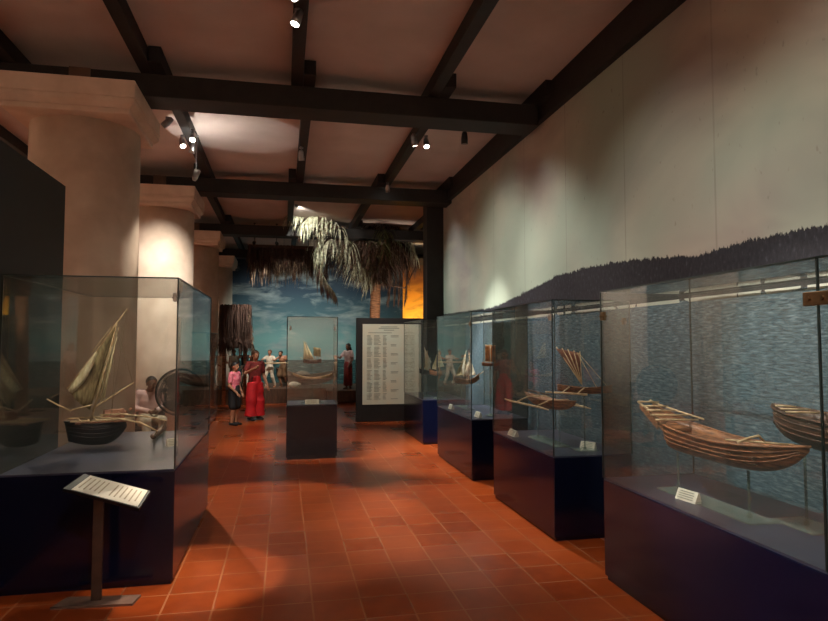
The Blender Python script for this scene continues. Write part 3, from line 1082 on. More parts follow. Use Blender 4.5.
# ------------------------------------------------------------------ people
def figure(name, label, cat, loc, rz, H, J=None, skin='skin', hairm='hair', longhair=False, top=None, topm=None, sleeves='short', legs=None, legm=None, shoes=None, vox=.011, fingers=True, group=None, bald=False):
    """one continuous body from posed joints (unit height, facing -y) with hair and clothes as children"""
    P = dict(head=(0, -.01, .928), neck=(0, .005, .85), chest=(0, 0, .735), waist=(0, 0, .62), pelvis=(0, .0, .535),
             shl=(-.105, 0, .81), shr=(.105, 0, .81), ell=(-.135, .01, .63), elr=(.135, .01, .63), wrl=(-.145, -.03, .485), wrr=(.145, -.03, .485),
             hil=(-.05, 0, .52), hir=(.05, 0, .52), knl=(-.055, -.01, .285), knr=(.055, -.01, .285), anl=(-.055, .01, .045), anr=(.055, .01, .045))
    P.update(J or {})
    P = {k: V(v) * H for k, v in P.items()}
    T = Matrix.Translation(loc) @ Matrix.Rotation(rz, 4, 'Z')
    t = thing(name, label, cat, loc, group)

    def limb(m, pts, rs, n=12):
        m.tube(pts, [r * H for r in rs], n)
        for p, r in zip(pts, rs):
            m.ball(p, r * H, 12, 8)

    def torso(m, k=1.0, low=True, hi=True):
        up = (P['neck'] - P['pelvis']).normalized()
        pts = [P['pelvis'], P['waist'], P['chest'], P['neck'].lerp(P['chest'], .35)]
        side = (P['shr'] - P['shl']).normalized()
        fr = up.cross(side).normalized()
        rings = []
        for p, (a, b) in zip(pts, ((.092, .068), (.082, .06), (.098, .068), (.088, .05))):
            rings.append([m.v(p + side * (math.cos(2 * PI * i / 16) * a * H * k) + fr * (math.sin(2 * PI * i / 16) * b * H * k)) for i in range(16)])
        for i in range(len(rings) - 1):
            for j in range(16):
                m.face([rings[i][j], rings[i][(j + 1) % 16], rings[i + 1][(j + 1) % 16], rings[i + 1][j]])
        m.face(rings[0][::-1])
        m.face(rings[-1])
    m = MB(T)
    torso(m)
    limb(m, [P['chest'].lerp(P['neck'], .7), P['neck'], P['head'] - V((0, 0, .03 * H))], [.034, .031, .031])
    limb(m, [P['shl'], P['chest'].lerp(P['neck'], .55), P['shr']], [.038, .05, .038])
    hd = P['head']
    m.ball(hd + V((0, .006 * H, .012 * H)), (.048 * H, .058 * H, .058 * H), 16, 12)
    m.ball(hd + V((0, -.018 * H, -.022 * H)), (.036 * H, .038 * H, .045 * H), 14, 10)
    m.ball(hd + V((0, -.06 * H, -.008 * H)), (.008 * H, .012 * H, .013 * H), 8, 6)
    for s_ in (-1, 1):
        m.ball(hd + V((s_ * .048 * H, .004 * H, -.006 * H)), (.008 * H, .012 * H, .018 * H), 8, 6)
    for s_ in 'lr':
        limb(m, [P['sh' + s_], P['el' + s_], P['wr' + s_]], [.034, .027, .019])
        limb(m, [P['hi' + s_], P['kn' + s_], P['an' + s_]], [.058, .038, .025])
        an = P['an' + s_]
        m.tube([an + V((0, .02 * H, -.02 * H)), an + V((0, -.03 * H, -.025 * H)), an + V((0, -.095 * H, -.033 * H))], [.026 * H, .026 * H, .018 * H], 10, flat=.65)
        w, e = P['wr' + s_], P['el' + s_]
        dr = (w - e).normalized()
        sd = dr.cross(V((0, 1, .2))).normalized()
        nv = sd.cross(dr).normalized()
        m.tube([w, w + dr * .025 * H, w + dr * .05 * H], [.019 * H, .025 * H, .022 * H], 10, flat=.6)
        if fingers:
            for q, ln_ in zip((-1.5, -.5, .5, 1.5), (.034, .042, .045, .038)):
                f0 = w + dr * .045 * H + sd * q * .0115 * H
                f1 = f0 + dr * ln_ * .55 * H + nv * .004 * H
                f2 = f1 + dr * ln_ * .45 * H + nv * .014 * H
                m.tube([f0, f1, f2], [.0062 * H, .0056 * H, .0045 * H], 6)
            th0 = w + dr * .015 * H - sd * .018 * H
            m.tube([th0, th0 + dr * .02 * H - sd * .016 * H, th0 + dr * .04 * H - sd * .02 * H], [.008 * H, .007 * H, .005 * H], 6)
    body = m.build('body', skin, t, remesh=vox * .62, sm_iter=3)
    # face marks
    if fingers:
        ey = MB(T)
        for s_ in (-1, 1):
            ey.ball(hd + V((s_ * .019 * H, -.0495 * H, .002 * H)), (.007 * H, .006 * H, .0045 * H), 8, 6)
        ey.ball(hd + V((0, -.054 * H, -.034 * H)), (.013 * H, .006 * H, .003 * H), 8, 6)
        ey.build('face_marks', 'hair', t, True)
    if not bald:
        hm = MB(T)
        c = hd + V((0, .012 * H, .018 * H))
        n1, n2 = 20, 12
        rows = []
        for i in range(n2 + 1):
            a = PI * .0 + (PI * (.60)) * i / n2
            row = []
            for j in range(n1):
                th = 2 * PI * j / n1
                front = max(0, -math.sin(th))
                aa = a * (1 - .42 * front)
                row.append(c + V((.055 * H * math.sin(aa) * math.cos(th), .064 * H * math.sin(aa) * math.sin(th), .06 * H * math.cos(aa))))
            rows.append(row)
        g = [[hm.v(p) for p in r] for r in rows]
        for i in range(n2):
            for j in range(n1):
                hm.face([g[i][j], g[i + 1][j], g[i + 1][(j + 1) % n1], g[i][(j + 1) % n1]])
        hm.face(g[-1])
        if longhair:
            hm.tube([c + V((0, .02 * H, -.01 * H)), c + V((0, .045 * H, -.06 * H)), c + V((0, .05 * H, -.14 * H)), c + V((0, .045 * H, -.19 * H))], [.05 * H, .058 * H, .054 * H, .03 * H], 14, flat=.55)
        hm.build('hair', hairm, t, True)
    if top:
        m = MB(T)
        torso(m, 1.1)
        limb(m, [P['shl'], P['chest'].lerp(P['neck'], .5), P['shr']], [.041, .054, .041])
        for s_ in 'lr':
            if sleeves == 'long':
                limb(m, [P['sh' + s_], P['el' + s_], P['el' + s_].lerp(P['wr' + s_], .9)], [.045, .037, .029])
            elif sleeves == 'short':
                limb(m, [P['sh' + s_], P['sh' + s_].lerp(P['el' + s_], .65)], [.041, .037])
        m.build(top, topm, t, remesh=vox, sm_iter=4)
    if legs in ('trousers', 'shorts', 'wide'):
        m = MB(T)
        limb(m, [P['waist'].lerp(P['pelvis'], .3), P['pelvis']], [.082, .09])
        for s_ in 'lr':
            k = P['kn' + s_]
            if legs == 'shorts':
                limb(m, [P['hi' + s_], P['hi' + s_].lerp(k, .9)], [.074, .07])
            elif legs == 'wide':
                m.tube([P['pelvis'].lerp(P['hi' + s_], .6), P['hi' + s_].lerp(k, .5), k, P['an' + s_] + V((0, 0, .02 * H))], [.085 * H, .076 * H, .078 * H, .088 * H], 16)
            else:
                limb(m, [P['hi' + s_], k, P['an' + s_] + V((0, 0, .03 * H))], [.072, .05, .038])
        m.build('trousers' if legs != 'shorts' else 'shorts', legm, t, remesh=vox, sm_iter=4)
    elif legs == 'skirt':
        m = MB(T)
        a, z0 = P['waist'], P['anl'].z + .03 * H
        prof = [(.08, a.z), (.1, P['pelvis'].z), (.105, .35 * H), (.11, z0)]
        n = 28
        rows = []
        for r, z in prof:
            rows.append([m.v(V((P['pelvis'].x + (r + .008 * math.cos(7 * 2 * PI * k / n)) * H * math.cos(2 * PI * k / n), P['pelvis'].y + r * .8 * H * math.sin(2 * PI * k / n), z))) for k in range(n)])
        for i in range(3):
            for k in range(n):
                m.face([rows[i][k], rows[i][(k + 1) % n], rows[i + 1][(k + 1) % n], rows[i + 1][k]])
        m.face(rows[0])
        m.face(rows[-1][::-1])
        m.build('skirt', legm, t, True)
    if shoes:
        for s_ in 'lr':
            an = P['an' + s_]
            m = MB(T)
            m.tube([an + V((0, .03 * H, -.015 * H)), an + V((0, -.03 * H, -.018 * H)), an + V((0, -.105 * H, -.028 * H))], [.032 * H, .034 * H, .024 * H], 12, flat=.68)
            m.build('shoe', shoes, t, True)
    return t


wp = at(254.5, 419, 13.9)
wl = V((wp.x, 13.9, 0))
t = figure('person', 'woman in dark red top and wide bright red trousers, arm raised', 'person', wl, .55, 1.49,
           dict(ell=(-.17, -.03, .68), wrl=(-.10, -.14, .74), elr=(.15, .02, .64), wrr=(.16, -.07, .50), anr=(.075, .01, .045), anl=(-.08, -.02, .045), knr=(.07, -.01, .285), knl=(-.075, -.03, .285)),
           'skin', 'brownhair', True, 'top', 'maroon', 'short', 'wide', 'red', 'blackcloth', .012)
m = MB()
m.tube([wl + V((-.11, -.12, .96)), wl + V((.11, -.12, .965))], .012, 8)
kp = at(234, 424.5, 13.1)
kl = V((kp.x, 13.1, 0))
m.bm.free()
figure('person', 'child in pink shirt and black shorts facing the woman in red', 'person', kl, 1.1, 1.27,
       dict(wrr=(.13, -.06, .5), wrl=(-.1, -.1, .52)), 'skin', 'hair', False, 'shirt', 'pink', 'short', 'shorts', 'blackcloth', 'blackcloth', .011)
hb = wl + V((-.33, -.16, 0))
t = thing('shoulder_bag', 'black shoulder bag hanging between the child and the woman in red', 'bag', hb + V((0, 0, .52)))
m = MB()
m.box((hb.x - .10, hb.y - .06, .52), (hb.x + .08, hb.y + .05, .76), .03)
m.build('pouch', 'blackcloth', t)
m = MB()
m.tube([(hb.x - .06, hb.y, .75), (hb.x - .02, hb.y + .02, .92), (hb.x + .11, hb.y + .07, 1.20)], .012, 6)
m.tube([(hb.x + .06, hb.y, .75), (hb.x + .09, hb.y + .03, .92), (hb.x + .13, hb.y + .07, 1.20)], .012, 6)
m.build('strap', 'blackcloth', t)

# seated man, chair and fan behind the lateen case
ml = V((-2.03, 10.05, 0))
chz = .36
t = thing('chair', 'dark wooden chair under the seated man beside the lit column', 'chair', (ml.x - .02, 10.30, 0))
MB().box((ml.x - .24, 10.12, chz - .04), (ml.x + .2, 10.55, chz), .01).build('seat', 'postwood', t)
m = MB()
for z in (.52, .63, .74, .85):
    m.box((ml.x - .24, 10.53, z), (ml.x + .2, 10.56, z + .07), .006)
m.build('backrest', 'postwood', t)
for sx in (-.22, .18):
    for yy, hh_ in ((10.14, chz - .03), (10.54, .93)):
        MB().tube([(ml.x + sx, yy, 0), (ml.x + sx, yy, hh_)], .02, 8).build('leg', 'postwood', t, True)
Hm = 1.47
figure('person', 'man in pale pink shirt and light trousers sitting on a dark chair', 'person', V((ml.x, 10.29, chz - .592)), .45, Hm,
       dict(head=(.01, -.065, .86), neck=(0, -.02, .79), chest=(0, .005, .69), waist=(0, .02, .575), pelvis=(0, .02, .485),
            shl=(-.1, -.005, .755), shr=(.1, -.005, .755), ell=(-.14, -.02, .605), elr=(.14, -.03, .61), wrl=(-.03, -.14, .58), wrr=(.04, -.15, .585),
            hil=(-.05, 0, .475), hir=(.05, 0, .475), knl=(-.075, -.22, .485), knr=(.08, -.23, .49), anl=(-.07, -.25, .403 - .245 + .045 + .045), anr=(.07, -.24, .403 - .245 + .045 + .045)),
       'darkskin', 'hair', False, 'shirt', 'pinkwhite', 'long', 'trousers', 'beigecloth', 'blackcloth', .012)

fc = at(180, 392, 9.0)
t = thing('pedestal_fan', 'large dark pedestal fan with round wire grille beside the seated man', 'fan', (fc.x, 9.0, 0))
R = .31
fd = V((.35, -1, 0)).normalized()
Tn = Matrix.Translation(fc) @ fd.to_track_quat('Z', 'Y').to_matrix().to_4x4()
m = MB(Tn)
for z, rs in ((.0, (1.0,)), (.055, (.97, .8, .62, .45, .3, .16)), (-.07, (.97, .8, .62, .45, .3))):
    for k in rs:
        m.tube([(R * k * math.cos(2 * PI * i / 48), R * k * math.sin(2 * PI * i / 48), z * (1.25 - k * k * .6)) for i in range(49)], .0042 if k < 1 else .012, 5, False)
for i in range(110):
    a = 2 * PI * i / 110
    c, s_ = math.cos(a), math.sin(a)
    for zz in (.06, -.075):
        m.tube([(.05 * c, .05 * s_, zz * 1.2), (R * .6 * c, R * .6 * s_, zz), (R * .97 * c, R * .97 * s_, zz * .5), (R * c, R * s_, 0)], .0032, 4)
m.build('grille', 'black', t, True)
m = MB(Tn)
m.tube([(0, 0, .062), (0, 0, .075)], .055, 24)
m.build('badge', 'black', t)
m = MB(Tn)
for i in range(3):
    a = 2 * PI * i / 3
    rows = []
    for k in range(7):
        r_ = .03 + (R * .88 - .03) * k / 6
        w = .35 + .5 * math.sin(PI * min(1, k / 5.0 + .2) * .6)
        rows.append([(r_ * math.cos(a + w * (q - .5)), r_ * math.sin(a + w * (q - .5)), .03 * (q - .5)) for q in (0, .25, .5, .75, 1)])
    m.sheet(rows, .004)
m.build('blade', 'black', t, True)
m = MB(Tn)
m.tube([(0, 0, -.06), (0, 0, -.10), (0, 0, -.22), (0, 0, -.25)], [.05, .075, .07, .03], 20)
m.build('motor', 'black', t, True)
bk = fc - fd * .17
MB().tube([(bk.x, bk.y, .04), (bk.x, bk.y, fc.z - .02)], .018, 12).build('pole', 'black', t, True)
MB().lathe([(.22, 0), (.22, .02), (.05, .05), (.02, .07)], (bk.x, bk.y, 0), 32).build('foot', 'black', t, True)

# diorama figures
ZS = .40
def dl(px, Y=18.0):
    return V((at(px, 388, Y).x, Y, ZS))
F = dict(vox=.013, fingers=False, group='sculpted figures of the sea diorama')
figure('diorama_figure', 'sculpted figure in white shirt, first from the last column', 'figure', dl(220), .3, 1.06, dict(ell=(-.16, -.06, .66), wrl=(-.06, -.16, .6), elr=(.16, -.06, .66), wrr=(.05, -.17, .62)), 'skin', 'hair', False, 'shirt', 'whitecloth', 'short', 'skirt', 'whitecloth', **F)
figure('diorama_figure', 'sculpted bare-armed figure in white wrap behind the child', 'figure', dl(233.5, 18.4), -.2, 1.06, dict(wrl=(-.08, -.14, .55), wrr=(.1, -.12, .6)), 'skin', 'brownhair', False, 'wrap', 'whitecloth', 'none', 'skirt', 'beigecloth', **F)
figure('diorama_figure', 'sculpted dark-haired figure raising both arms behind the woman in red', 'figure', dl(244.5, 18.3), .5, 1.08, dict(ell=(-.19, -.08, .78), wrl=(-.2, -.12, .92), elr=(.19, -.1, .76), wrr=(.16, -.22, .8)), 'skin', 'hair', False, 'vest', 'blackcloth', 'none', 'trousers', 'whitecloth', **F)
figure('diorama_figure', 'sculpted figure in white striding under a carried pole', 'figure', dl(269.5), -.5, 1.06, dict(ell=(-.17, -.08, .74), wrl=(-.12, -.2, .74), elr=(.17, -.04, .72), wrr=(.2, -.16, .74), knl=(-.08, -.1, .29), anl=(-.09, -.03, .045), knr=(.08, .0, .29), anr=(.1, .1, .045)), 'skin', 'brownhair', False, 'shirt', 'whitecloth', 'short', 'trousers', 'whitecloth', **F)
figure('diorama_figure', 'sculpted bare-backed brown figure leaning forward under the pole end', 'figure', dl(283, 18.2), -.7, 1.06, dict(head=(0, -.12, .9), neck=(0, -.07, .83), chest=(0, -.05, .73), ell=(-.18, -.12, .74), wrl=(-.17, -.22, .74), elr=(.18, -.1, .74), wrr=(.2, -.2, .75), knl=(-.08, -.08, .29), anr=(.09, .1, .045)), 'skin', 'hair', False, None, None, 'none', 'shorts', 'browncloth', **F)
pl0, pl1 = at(258, 363.5, 17.82), at(288, 363, 17.82)
tag(MB().tube([pl0, pl1], .022, 8).build('carrying_pole', 'palewood', None, True), 'pale wooden pole carried by the two sculpted figures', 'pole')
m = MB()
c = dl(294, 17.78)
m.ball(c + V((0, 0, .09)), (.16, .1, .09), 14, 10).ball(c + V((.15, 0, .10)), (.045, .045, .04), 10, 8)
tag(m.build('sack', 'whitecloth', None, remesh=.014, sm_iter=3), 'pale sack lying low behind the narrow display case', 'sack')
sp = at(348, 388, 17.9)
figure('diorama_figure', 'sculpted woman in pink blouse and maroon skirt with arm stretched out', 'figure', V((sp.x, 17.9, .34)), -.9, 1.3, dict(ell=(-.15, -.1, .68), wrl=(-.14, -.25, .72), elr=(.14, .0, .66), wrr=(.12, -.1, .52)), 'darkskin', 'hair', True, 'blouse', 'pinkwhite', 'short', 'skirt', 'maroon', **F)


# ------------------------------------------------------------------ palm, thatch
def frond(parent, pts, n, ll, mat, droop=.8, spread=.5, name='frond', width=.014, r=.014):
    pts = [V(p) for p in pts]
    # smooth path
    path = []
    for i in range(n + 1):
        u = i / n * (len(pts) - 1)
        k = min(int(u), len(pts) - 2)
        f = u - k
        p0, p1, p2, p3 = pts[max(k - 1, 0)], pts[k], pts[k + 1], pts[min(k + 2, len(pts) - 1)]
        path.append(.5 * (2 * p1 + (p2 - p0) * f + (2 * p0 - 5 * p1 + 4 * p2 - p3) * f * f + (3 * p1 - p0 - 3 * p2 + p3) * f ** 3))
    m = MB()
    m.tube(path, [r * (1 - .75 * i / n) for i in range(n + 1)], 6)
    for i in range(2, n + 1):
        t_ = (path[i] - path[i - 1]).normalized()
        sd = t_.cross(V((0, 0, 1)))
        if sd.length < .05:
            sd = V((1, 0, 0))
        sd.normalize()
        for s_ in (-1, 1):
            for rep in range(2):
                L = ll * random.uniform(.65, 1.1) * (.65 + .5 * math.sin(PI * min(1, i / n * .9 + .1)))
                d = (sd * s_ * random.uniform(.3, 1) * spread + t_ * random.uniform(.2, .8) + V((random.uniform(-.2, .2), random.uniform(-.2, .2), 0))).normalized()
                p = path[i].lerp(path[i - 1], random.random())
                w = width * random.uniform(.7, 1.2)
                wd = d.cross(V((0, 0, 1)))
                wd = (wd if wd.length > .1 else V((0, 1, 0))).normalized() * w
                wd.rotate(Matrix.Rotation(random.uniform(-.8, .8), 3, 'Z'))
                prev = None
                vel = d.copy()
                for q in range(6):
                    k = (1 - q / 5) ** .6 * (1 if q else .5)
                    a, b = m.v(p - wd * k), m.v(p + wd * k)
                    if prev:
                        m.face([prev[0], prev[1], b, a])
                    prev = (a, b)
                    vel = (vel + V((0, 0, -droop * .55))).normalized()
                    p = p + vel * L / 5
    return m.build(name, mat, parent)


hx = at(376, 282, 16.0)
t = thing('palm_tree', 'dry palm tree with shaggy crown and bright drooping fronds before the mural', 'tree', (hx.x, 16.0, 0))
m = MB()
tb = at(374, 330, 16.0)
pts = [(tb.x - .02, 16.0, 0), (tb.x - .01, 16, .8), (tb.x, 16, 1.6), (hx.x - .02, 16, 2.6), (hx.x, 16, hx.z)]
path = []
for i in range(30):
    u = i / 29 * 4
    k = min(int(u), 3)
    path.append(V(pts[k]).lerp(V(pts[k + 1]), u - k))
m.tube(path, [.15 - .03 * i / 29 + .008 * (i % 2) for i in range(30)], 16)
m.build('trunk', 'bark', t, True)
H0 = hx + V((0, 0, -.05))
A16 = lambda px, py, y=16.0: at(px, py, y)
# bright fronds to the left
frond(t, [H0, A16(362, 272), A16(335, 246, 15.4), A16(308, 218, 15.0), A16(290, 214, 14.7)], 34, .62, 'frond', 1.0, .6, width=.02)
frond(t, [H0, A16(358, 262, 15.8), A16(338, 226, 15.2), A16(318, 212, 14.9), A16(302, 224, 14.6)], 34, .75, 'frond', 1.1, .6, width=.02)
frond(t, [H0, A16(360, 266, 15.9), A16(342, 238, 15.5), A16(326, 240, 15.2), A16(318, 268, 15.1), A16(322, 285, 15.1)], 40, .6, 'deadfrond', 1.1, .7, width=.018)
frond(t, [H0, A16(352, 255, 15.7), A16(335, 222, 15.3), A16(322, 226, 15.1), A16(316, 262, 15.0)], 36, .55, 'frond', 1.2, .7, width=.014)
frond(t, [H0, A16(356, 262, 15.6), A16(334, 240, 15.2), A16(322, 250, 15.05), A16(322, 272, 15.0), A16(334, 292, 15.0)], 44, .55, 'frond', 1.3, .5, width=.014)
frond(t, [H0, A16(352, 268, 15.9), A16(330, 258, 15.5), A16(326, 280, 15.4), A16(336, 296, 15.4)], 34, .5, 'deadfrond', 1.3, .5, width=.014)
# shaggy crown
for k in range(12):
    a = 2 * PI * k / 12 + .2
    ex_ = V((math.cos(a), math.sin(a), 0))
    frond(t, [H0, H0 + ex_ * .25 + V((0, 0, .6)), H0 + ex_ * .62 + V((0, 0, random.uniform(.95, 1.25))), H0 + ex_ * .98 + V((0, 0, random.uniform(.5, .85)))], 22, .62, 'deadfrond' if k % 3 else 'thatchpale', .9, .7, width=.02)
for (px, py, dy, mat) in ((368, 228, -.5, 'deadfrond'), (378, 222, .2, 'deadfrond'), (388, 222, -.6, 'deadfrond'), (398, 226, -.2, 'deadfrond'), (408, 232, -.4, 'frond'), (402, 222, .5, 'deadfrond'), (362, 236, .4, 'deadfrond'), (392, 215, .0, 'deadfrond'), (410, 245, .3, 'deadfrond'), (384, 230, -.9, 'greenfrond')):
    tip = A16(px + (px - 380) * .25, py + 22, 16 + dy * 1.4)
    mid = A16(px - (px - 380) * .12, py - 2, 16 + dy * .8)
    frond(t, [H0, H0.lerp(mid, .6) + V((0, 0, .15)), mid, tip], 26, .62, mat, .9, .8, width=.016)
for (px, dy) in ((388, -.3), (398, .1), (394, .4), (405, -.1)):
    frond(t, [H0, A16(px - 3, 262, 16 + dy), A16(px + 2, 275, 16 + dy), A16(px, 300, 16 + dy)], 24, .4, 'deadfrond', 1.0, .4, width=.014)
MB().tube([H0 + V((.1, 0, 0)), A16(405, 288, 16), A16(418, 262, 16)], .02, 6).build('bare_stalk', 'deadfrond', t, True)

def strands(mb, a, b, n, l0, l1, w=.02, dep=.25):
    for i in range(n):
        u = random.random()
        p = V(a).lerp(V(b), u) + V((0, random.uniform(-dep, dep), random.uniform(-.08, .08)))
        L = random.uniform(l0, l1)
        ww = w * random.uniform(.6, 1.3)
        th = random.uniform(0, PI)
        wd = V((math.cos(th), math.sin(th), 0)) * ww
        dx = V((random.uniform(-.08, .08), random.uniform(-.1, .1), 0))
        prev = None
        for q in range(4):
            k = 1 - q / 3.3
            c = p + dx * q / 3 - V((0, 0, L * q / 3))
            x, y = mb.v(c - wd * k), mb.v(c + wd * k)
            if prev:
                mb.face([prev[0], prev[1], y, x])
            prev = (x, y)

YT = 17.0
ta, tb_ = at(249, 248, YT), at(314, 250, YT)
t = thing('thatch_awning', 'dark hanging thatch awning below the last cross beams', 'thatch', ((ta.x + tb_.x) / 2, YT, ta.z))
MB().box((ta.x, YT - .28, ta.z - .02), (tb_.x, YT + .28, ta.z + .06), .02).build('ridge', 'thatch', t)
m = MB(); strands(m, ta, tb_, 900, .35, .75, .022, .28); m.build('thatch_layer', 'thatch', t)
m = MB(); strands(m, ta - V((0, 0, .4)), tb_ - V((0, 0, .4)), 260, .3, .62, .018, .28); m.build('fringe', 'thatchpale', t)
for x in (ta.x + .15, tb_.x - .15):
    MB().tube([(x, YT, ta.z), (x, YT, CEIL)], .012, 6).build('hanger', 'black', t)

ha, hb_ = at(220, 305, 16.9), at(251, 305, 16.9)
zb = at(236, 348, 16.9).z
t = thing('thatch_hut', 'dark brown thatched hut wall with ragged edges beside the last column', 'hut', ((ha.x + hb_.x) / 2, 17.2, 0))
MB().box((ha.x, 16.95, zb), (hb_.x - .03, 17.45, ha.z), .02).build('wall_panel', 'thatch', t)
m = MB(); strands(m, (ha.x, 16.94, ha.z - .05), (hb_.x, 16.94, ha.z - .05), 500, .5, 1.15, .02, .06)
strands(m, (ha.x, 16.94, zb + .2), (hb_.x, 16.94, zb + .2), 300, .15, .42, .022, .2); m.build('thatch_layer', 'thatch', t)
m = MB(); strands(m, (hb_.x - .06, 17, ha.z - .1), (hb_.x + .05, 17.2, zb), 160, .1, .3, .014, .2); m.build('fringe', 'thatchpale', t)
for x in (ha.x + .1, hb_.x - .15):
    MB().tube([(x, 17.2, 0), (x, 17.2, ha.z)], .05, 10).build('post', 'bark', t, True)
# ------------------------------------------------------------------ spotlights
def spotlamp(label, p, aim, lit=True, watts=0, size=50, blend=.6, col=(1, .86, .68), mat='silver', L=.15, r=.042, stem_to=BT, soft=.03, group='ceiling spotlights'):
    p, aim = V(p), V(aim)
    d = (aim - p).normalized()
    t = thing('spotlight', label, 'spotlight', p, group)
    T = Matrix.Translation(p) @ d.to_track_quat('Z', 'Y').to_matrix().to_4x4()
    m = MB(T)
    m.lathe([(r * .55, -L), (r * .8, -L * .85), (r, -L * .4), (r, 0), (r * .88, 0), (r * .85, -.01)], (0, 0, 0), 20)
    m.build('lamp_can', mat, t, True)
    MB(T).lathe([(.001, -.006), (r * .84, -.006), (r * .84, -.002), (.001, -.002)], (0, 0, 0), 20).build('lens', 'lamp' if lit else 'edge', t)
    q = p - d * L * .5
    MB().tube([q, q + V((0, 0, .05)), (q.x, q.y, stem_to)], [.008, .008, .01], 8).tube([(q.x, q.y, stem_to - .02), (q.x, q.y, stem_to)], .028, 12).build('stem', mat, t)
    if watts:
        li = bpy.data.lights.new('spot_beam', 'SPOT')
        li.energy = watts
        li.color = col
        li.spot_size = math.radians(size)
        li.spot_blend = blend
        li.shadow_soft_size = soft
        lo = bpy.data.objects.new('spot_beam', li)
        lo.rotation_euler = d.to_track_quat('-Z', 'Y').to_euler()
        lo.location = d * .02
        lo.parent = t
        C.objects.link(lo)
    return t


WARM, COOL, NEUT = (1, .85, .68), (.84, .98, .92), (1, .93, .84)
B2, B1 = 'clustered lamps', None
# cluster on the joist between the first two columns
spotlamp('lit spotlight of the bright cluster near the second column, lowest head', (-1.36, 8.75, 4.30), (-.2, 6.3, 0), True, 420, 34, .3, WARM)
spotlamp('lit spotlight of the bright cluster, head turned to the second column', (-1.30, 9.1, 4.32), (-2.1, 10.6, 1.9), True, 340, 76, .7, NEUT)
spotlamp('lit spotlight of the bright cluster, head turned over the boat case', (-1.20, 8.45, 4.30), (-1.3, 5.6, 1.0), True, 300, 22, .5, WARM)
spotlamp('small unlit spotlight just before the bright cluster', (-1.5, 8.1, 4.34), (-2.2, 8.0, 3.6), False)
# pair on the middle joist of the first bay
spotlamp('lit spotlight at the very top of the picture on the middle joist', (.06, 4.80, 4.33), (2.7, 2.9, 1.15), True, 560, 30, .6, NEUT)
spotlamp('second lit spotlight on the middle joist, below the topmost one', (.06, 5.2, 4.32), (-1.1, 4.5, .6), True, 260, 30, .5, WARM)
# middle joist second bay
spotlamp('lit spotlight on the middle joist above the narrow display case', (.22, 9.0, 4.27), (.6, 10.3, 0), True, 300, 46, .5, WARM)
# twin on the right joist
spotlamp('lit twin spotlight on the joist over the seascape cases, inner head', (1.70, 8.1, 4.30), (2.5, 8.7, 1.0), True, 560, 50, .6, NEUT)
spotlamp('lit twin spotlight on the joist over the seascape cases, outer head', (1.86, 8.1, 4.30), (1.85, 6.0, 0), True, 520, 40, .7, WARM)
spotlamp('black unlit spotlight hanging under the cross beam near the seascape wall', (2.17, 7.35, 4.12), (2.2, 7.5, 3.0), False, mat='black', stem_to=BB)
spotlamp('unlit round spotlight at the side of the joist above the first column', (-1.55, 5.1, 4.38), (-2.4, 5.0, 3.5), False)
# unseen wall washers, placed to grade the light on the seascape
for p_, a_, w_, c_, lab in (((.30, 11.62, 4.38), (3.0, 10.0, 2.1), 260, COOL, 'added unseen wall washer behind the second cross beam, aimed at the far seascape'),
                            ((.0, 7.40, 4.40), (3.0, 8.3, 2.0), 250, NEUT, 'added unseen wall washer behind the thick cross beam, aimed along the headland'),
                            ((.25, 7.40, 4.40), (3.0, 6.2, 1.9), 250, NEUT, 'added unseen wall washer behind the thick cross beam, aimed at the headland middle'),
                            ((.05, 4.2, 4.32), (3.0, 4.4, 1.8), 185, (1, .96, .84), 'wall washer out of sight over the long canoe case'),
                            ((.05, 2.2, 4.32), (3.0, 2.6, 1.8), 165, (1, .96, .84), 'wall washer out of sight over the near end of the canoe case'),
                            ((.05, .2, 4.32), (3.0, .8, 1.8), 200, NEUT, 'wall washer out of sight over the entrance end of the seascape')):
    spotlamp(lab, p_, a_, True, w_, 66, 1, c_, soft=.06)
spotlamp('lamp out of sight on the middle joist, aimed at the aisle beside the boat case', (.06, 4.2, 4.32), (-.62, 4.75, 0), True, 360, 19, .4, WARM)
spotlamp('added lamp out of sight over the reading stand, aimed at the lateen sail', (-.9, 3.0, 4.32), (-1.4, 5.6, 1.1), True, 300, 22, .6, WARM)  # unseen lamp added to brighten the lateen boat
spotlamp('added spotlight hanging low below the bright cluster, head turned up at the plaster', (-1.17, 8.75, 3.98), (-1.0, 8.85, 4.62), True, 20, 104, .06, NEUT)  # uplight added to make the bright pool on the ceiling
# unseen flood lamps added as general fill for the room
spotlamp('added fill flood on the middle joist behind the visitor', (.2, .6, 4.30), (.6, 3.2, 0), True, 120, 110, 1, NEUT)
spotlamp('added fill flood on the joist above the black partition', (-1.0, 2.6, 4.30), (-1.9, 7.0, 3.0), True, 620, 64, 1, NEUT)  # unseen flood added to brighten the first column
for x in (-3.6, -.6, 1.8):  # added floods, bounce soft fill off the front wall
    spotlamp('added flood bouncing fill off the plain wall behind the visitor', (x, -.6, 4.30), (x, -3.05, 2.5), True, 420, 130, 1, (1, .9, .8), soft=.1)
for y in (4.9, 9.1, 13.3):  # added floods, bounce soft fill off the left wall
    spotlamp('added flood bouncing fill off the plain wall behind the columns', (-4.0, y, 4.30), (-6.45, y, 2.5), True, 330, 130, 1, (1, .88, .74), soft=.1)
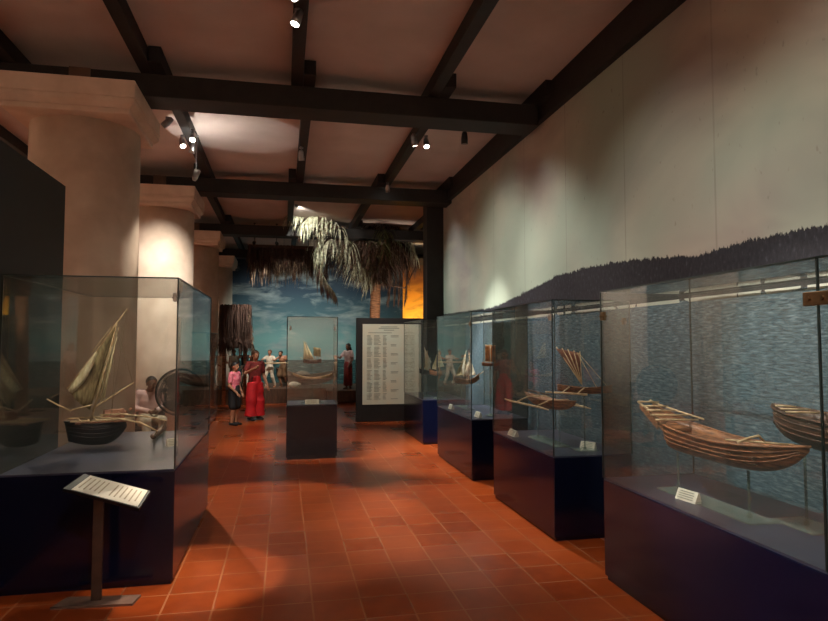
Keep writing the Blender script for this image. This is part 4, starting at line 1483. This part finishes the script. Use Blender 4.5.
# diorama lamps
spotlamp('bright spotlight close to the glowing palm fronds', at(297, 206, 13.6), at(315, 240, 15.1), True, 150, 70, .7, (1, .97, .86), stem_to=CEIL)
spotlamp('small bright lamp seen through the hanging thatch', at(284, 267, 17.75), (.2, 20.3, 1.8), True, 140, 110, 1, COOL, stem_to=CEIL)
spotlamp('small bright lamp beside the trailing frond tips', at(344, 268, 16.8), (1.6, 20.3, 1.7), True, 140, 110, 1, COOL, stem_to=CEIL)
spotlamp('small bright lamp under the weathered beam by the palm', at(299, 243, 15.6), (-.3, 17.6, .2), True, 90, 40, .7, WARM, stem_to=CEIL)
spotlamp('added unseen spotlight behind the last cross beam, aimed at the sculpted figures', (-.4, 15.75, 4.38), (-.9, 18.0, .9), True, 420, 40, .7, NEUT, stem_to=CEIL)  # hidden lamp added to brighten the stage figures
spotlamp('added unseen spotlight behind the last cross beam, aimed at the maroon-skirted figure', (1.5, 15.75, 4.38), (1.9, 17.9, 1.0), True, 200, 26, .7, NEUT, stem_to=CEIL)  # hidden lamp added to brighten the skirted figure
spotlamp('dark unlit spotlight over the thatch awning, nearer the columns', at(254, 243, 15.75), (-.9, 14.5, 3.5), False, mat='black', stem_to=CEIL)
spotlamp('dark unlit spotlight over the thatch awning, nearer the palm', at(277, 244, 15.75), (0, 14.5, 3.5), False, mat='black', stem_to=CEIL)
spotlamp('warm lamp behind the printed board lighting the sunset panel', (4.3, 17.0, 1.2), (4.4, 18.2, 2.6), True, 260, 100, .9, (1, .75, .4), stem_to=0)
spotlamp('added unseen floor uplight behind the printed board lighting the palm', (2.5, 14.3, .4), (2.5, 16, 3.6), True, 300, 50, .8, WARM, stem_to=0)  # unseen uplight added to lift the palm crown
spotlamp('added unseen spotlight behind the thick cross beam, aimed at the small white sails', (.62, 7.40, 4.40), (2.5, 9.2, 1.2), True, 620, 26, .6, NEUT)  # hidden lamp added to whiten the small sails from the near side
spotlamp('added unseen spotlight behind the second cross beam, aimed at the two standing visitors', (-.3, 11.66, 4.38), (-.8, 13.5, .8), True, 260, 28, .7, NEUT)  # hidden lamp added to brighten the woman and child
spotlamp('spotlight on the joist lighting the printed board', (1.75, 10.7, 4.3), (2.1, 13.1, 1.3), True, 200, 36, .6, NEUT)

w = bpy.data.worlds.new('world')
w.use_nodes = True
w.node_tree.nodes['Background'].inputs[0].default_value = (.02, .018, .016, 1)
w.node_tree.nodes['Background'].inputs[1].default_value = .3
S.world = w
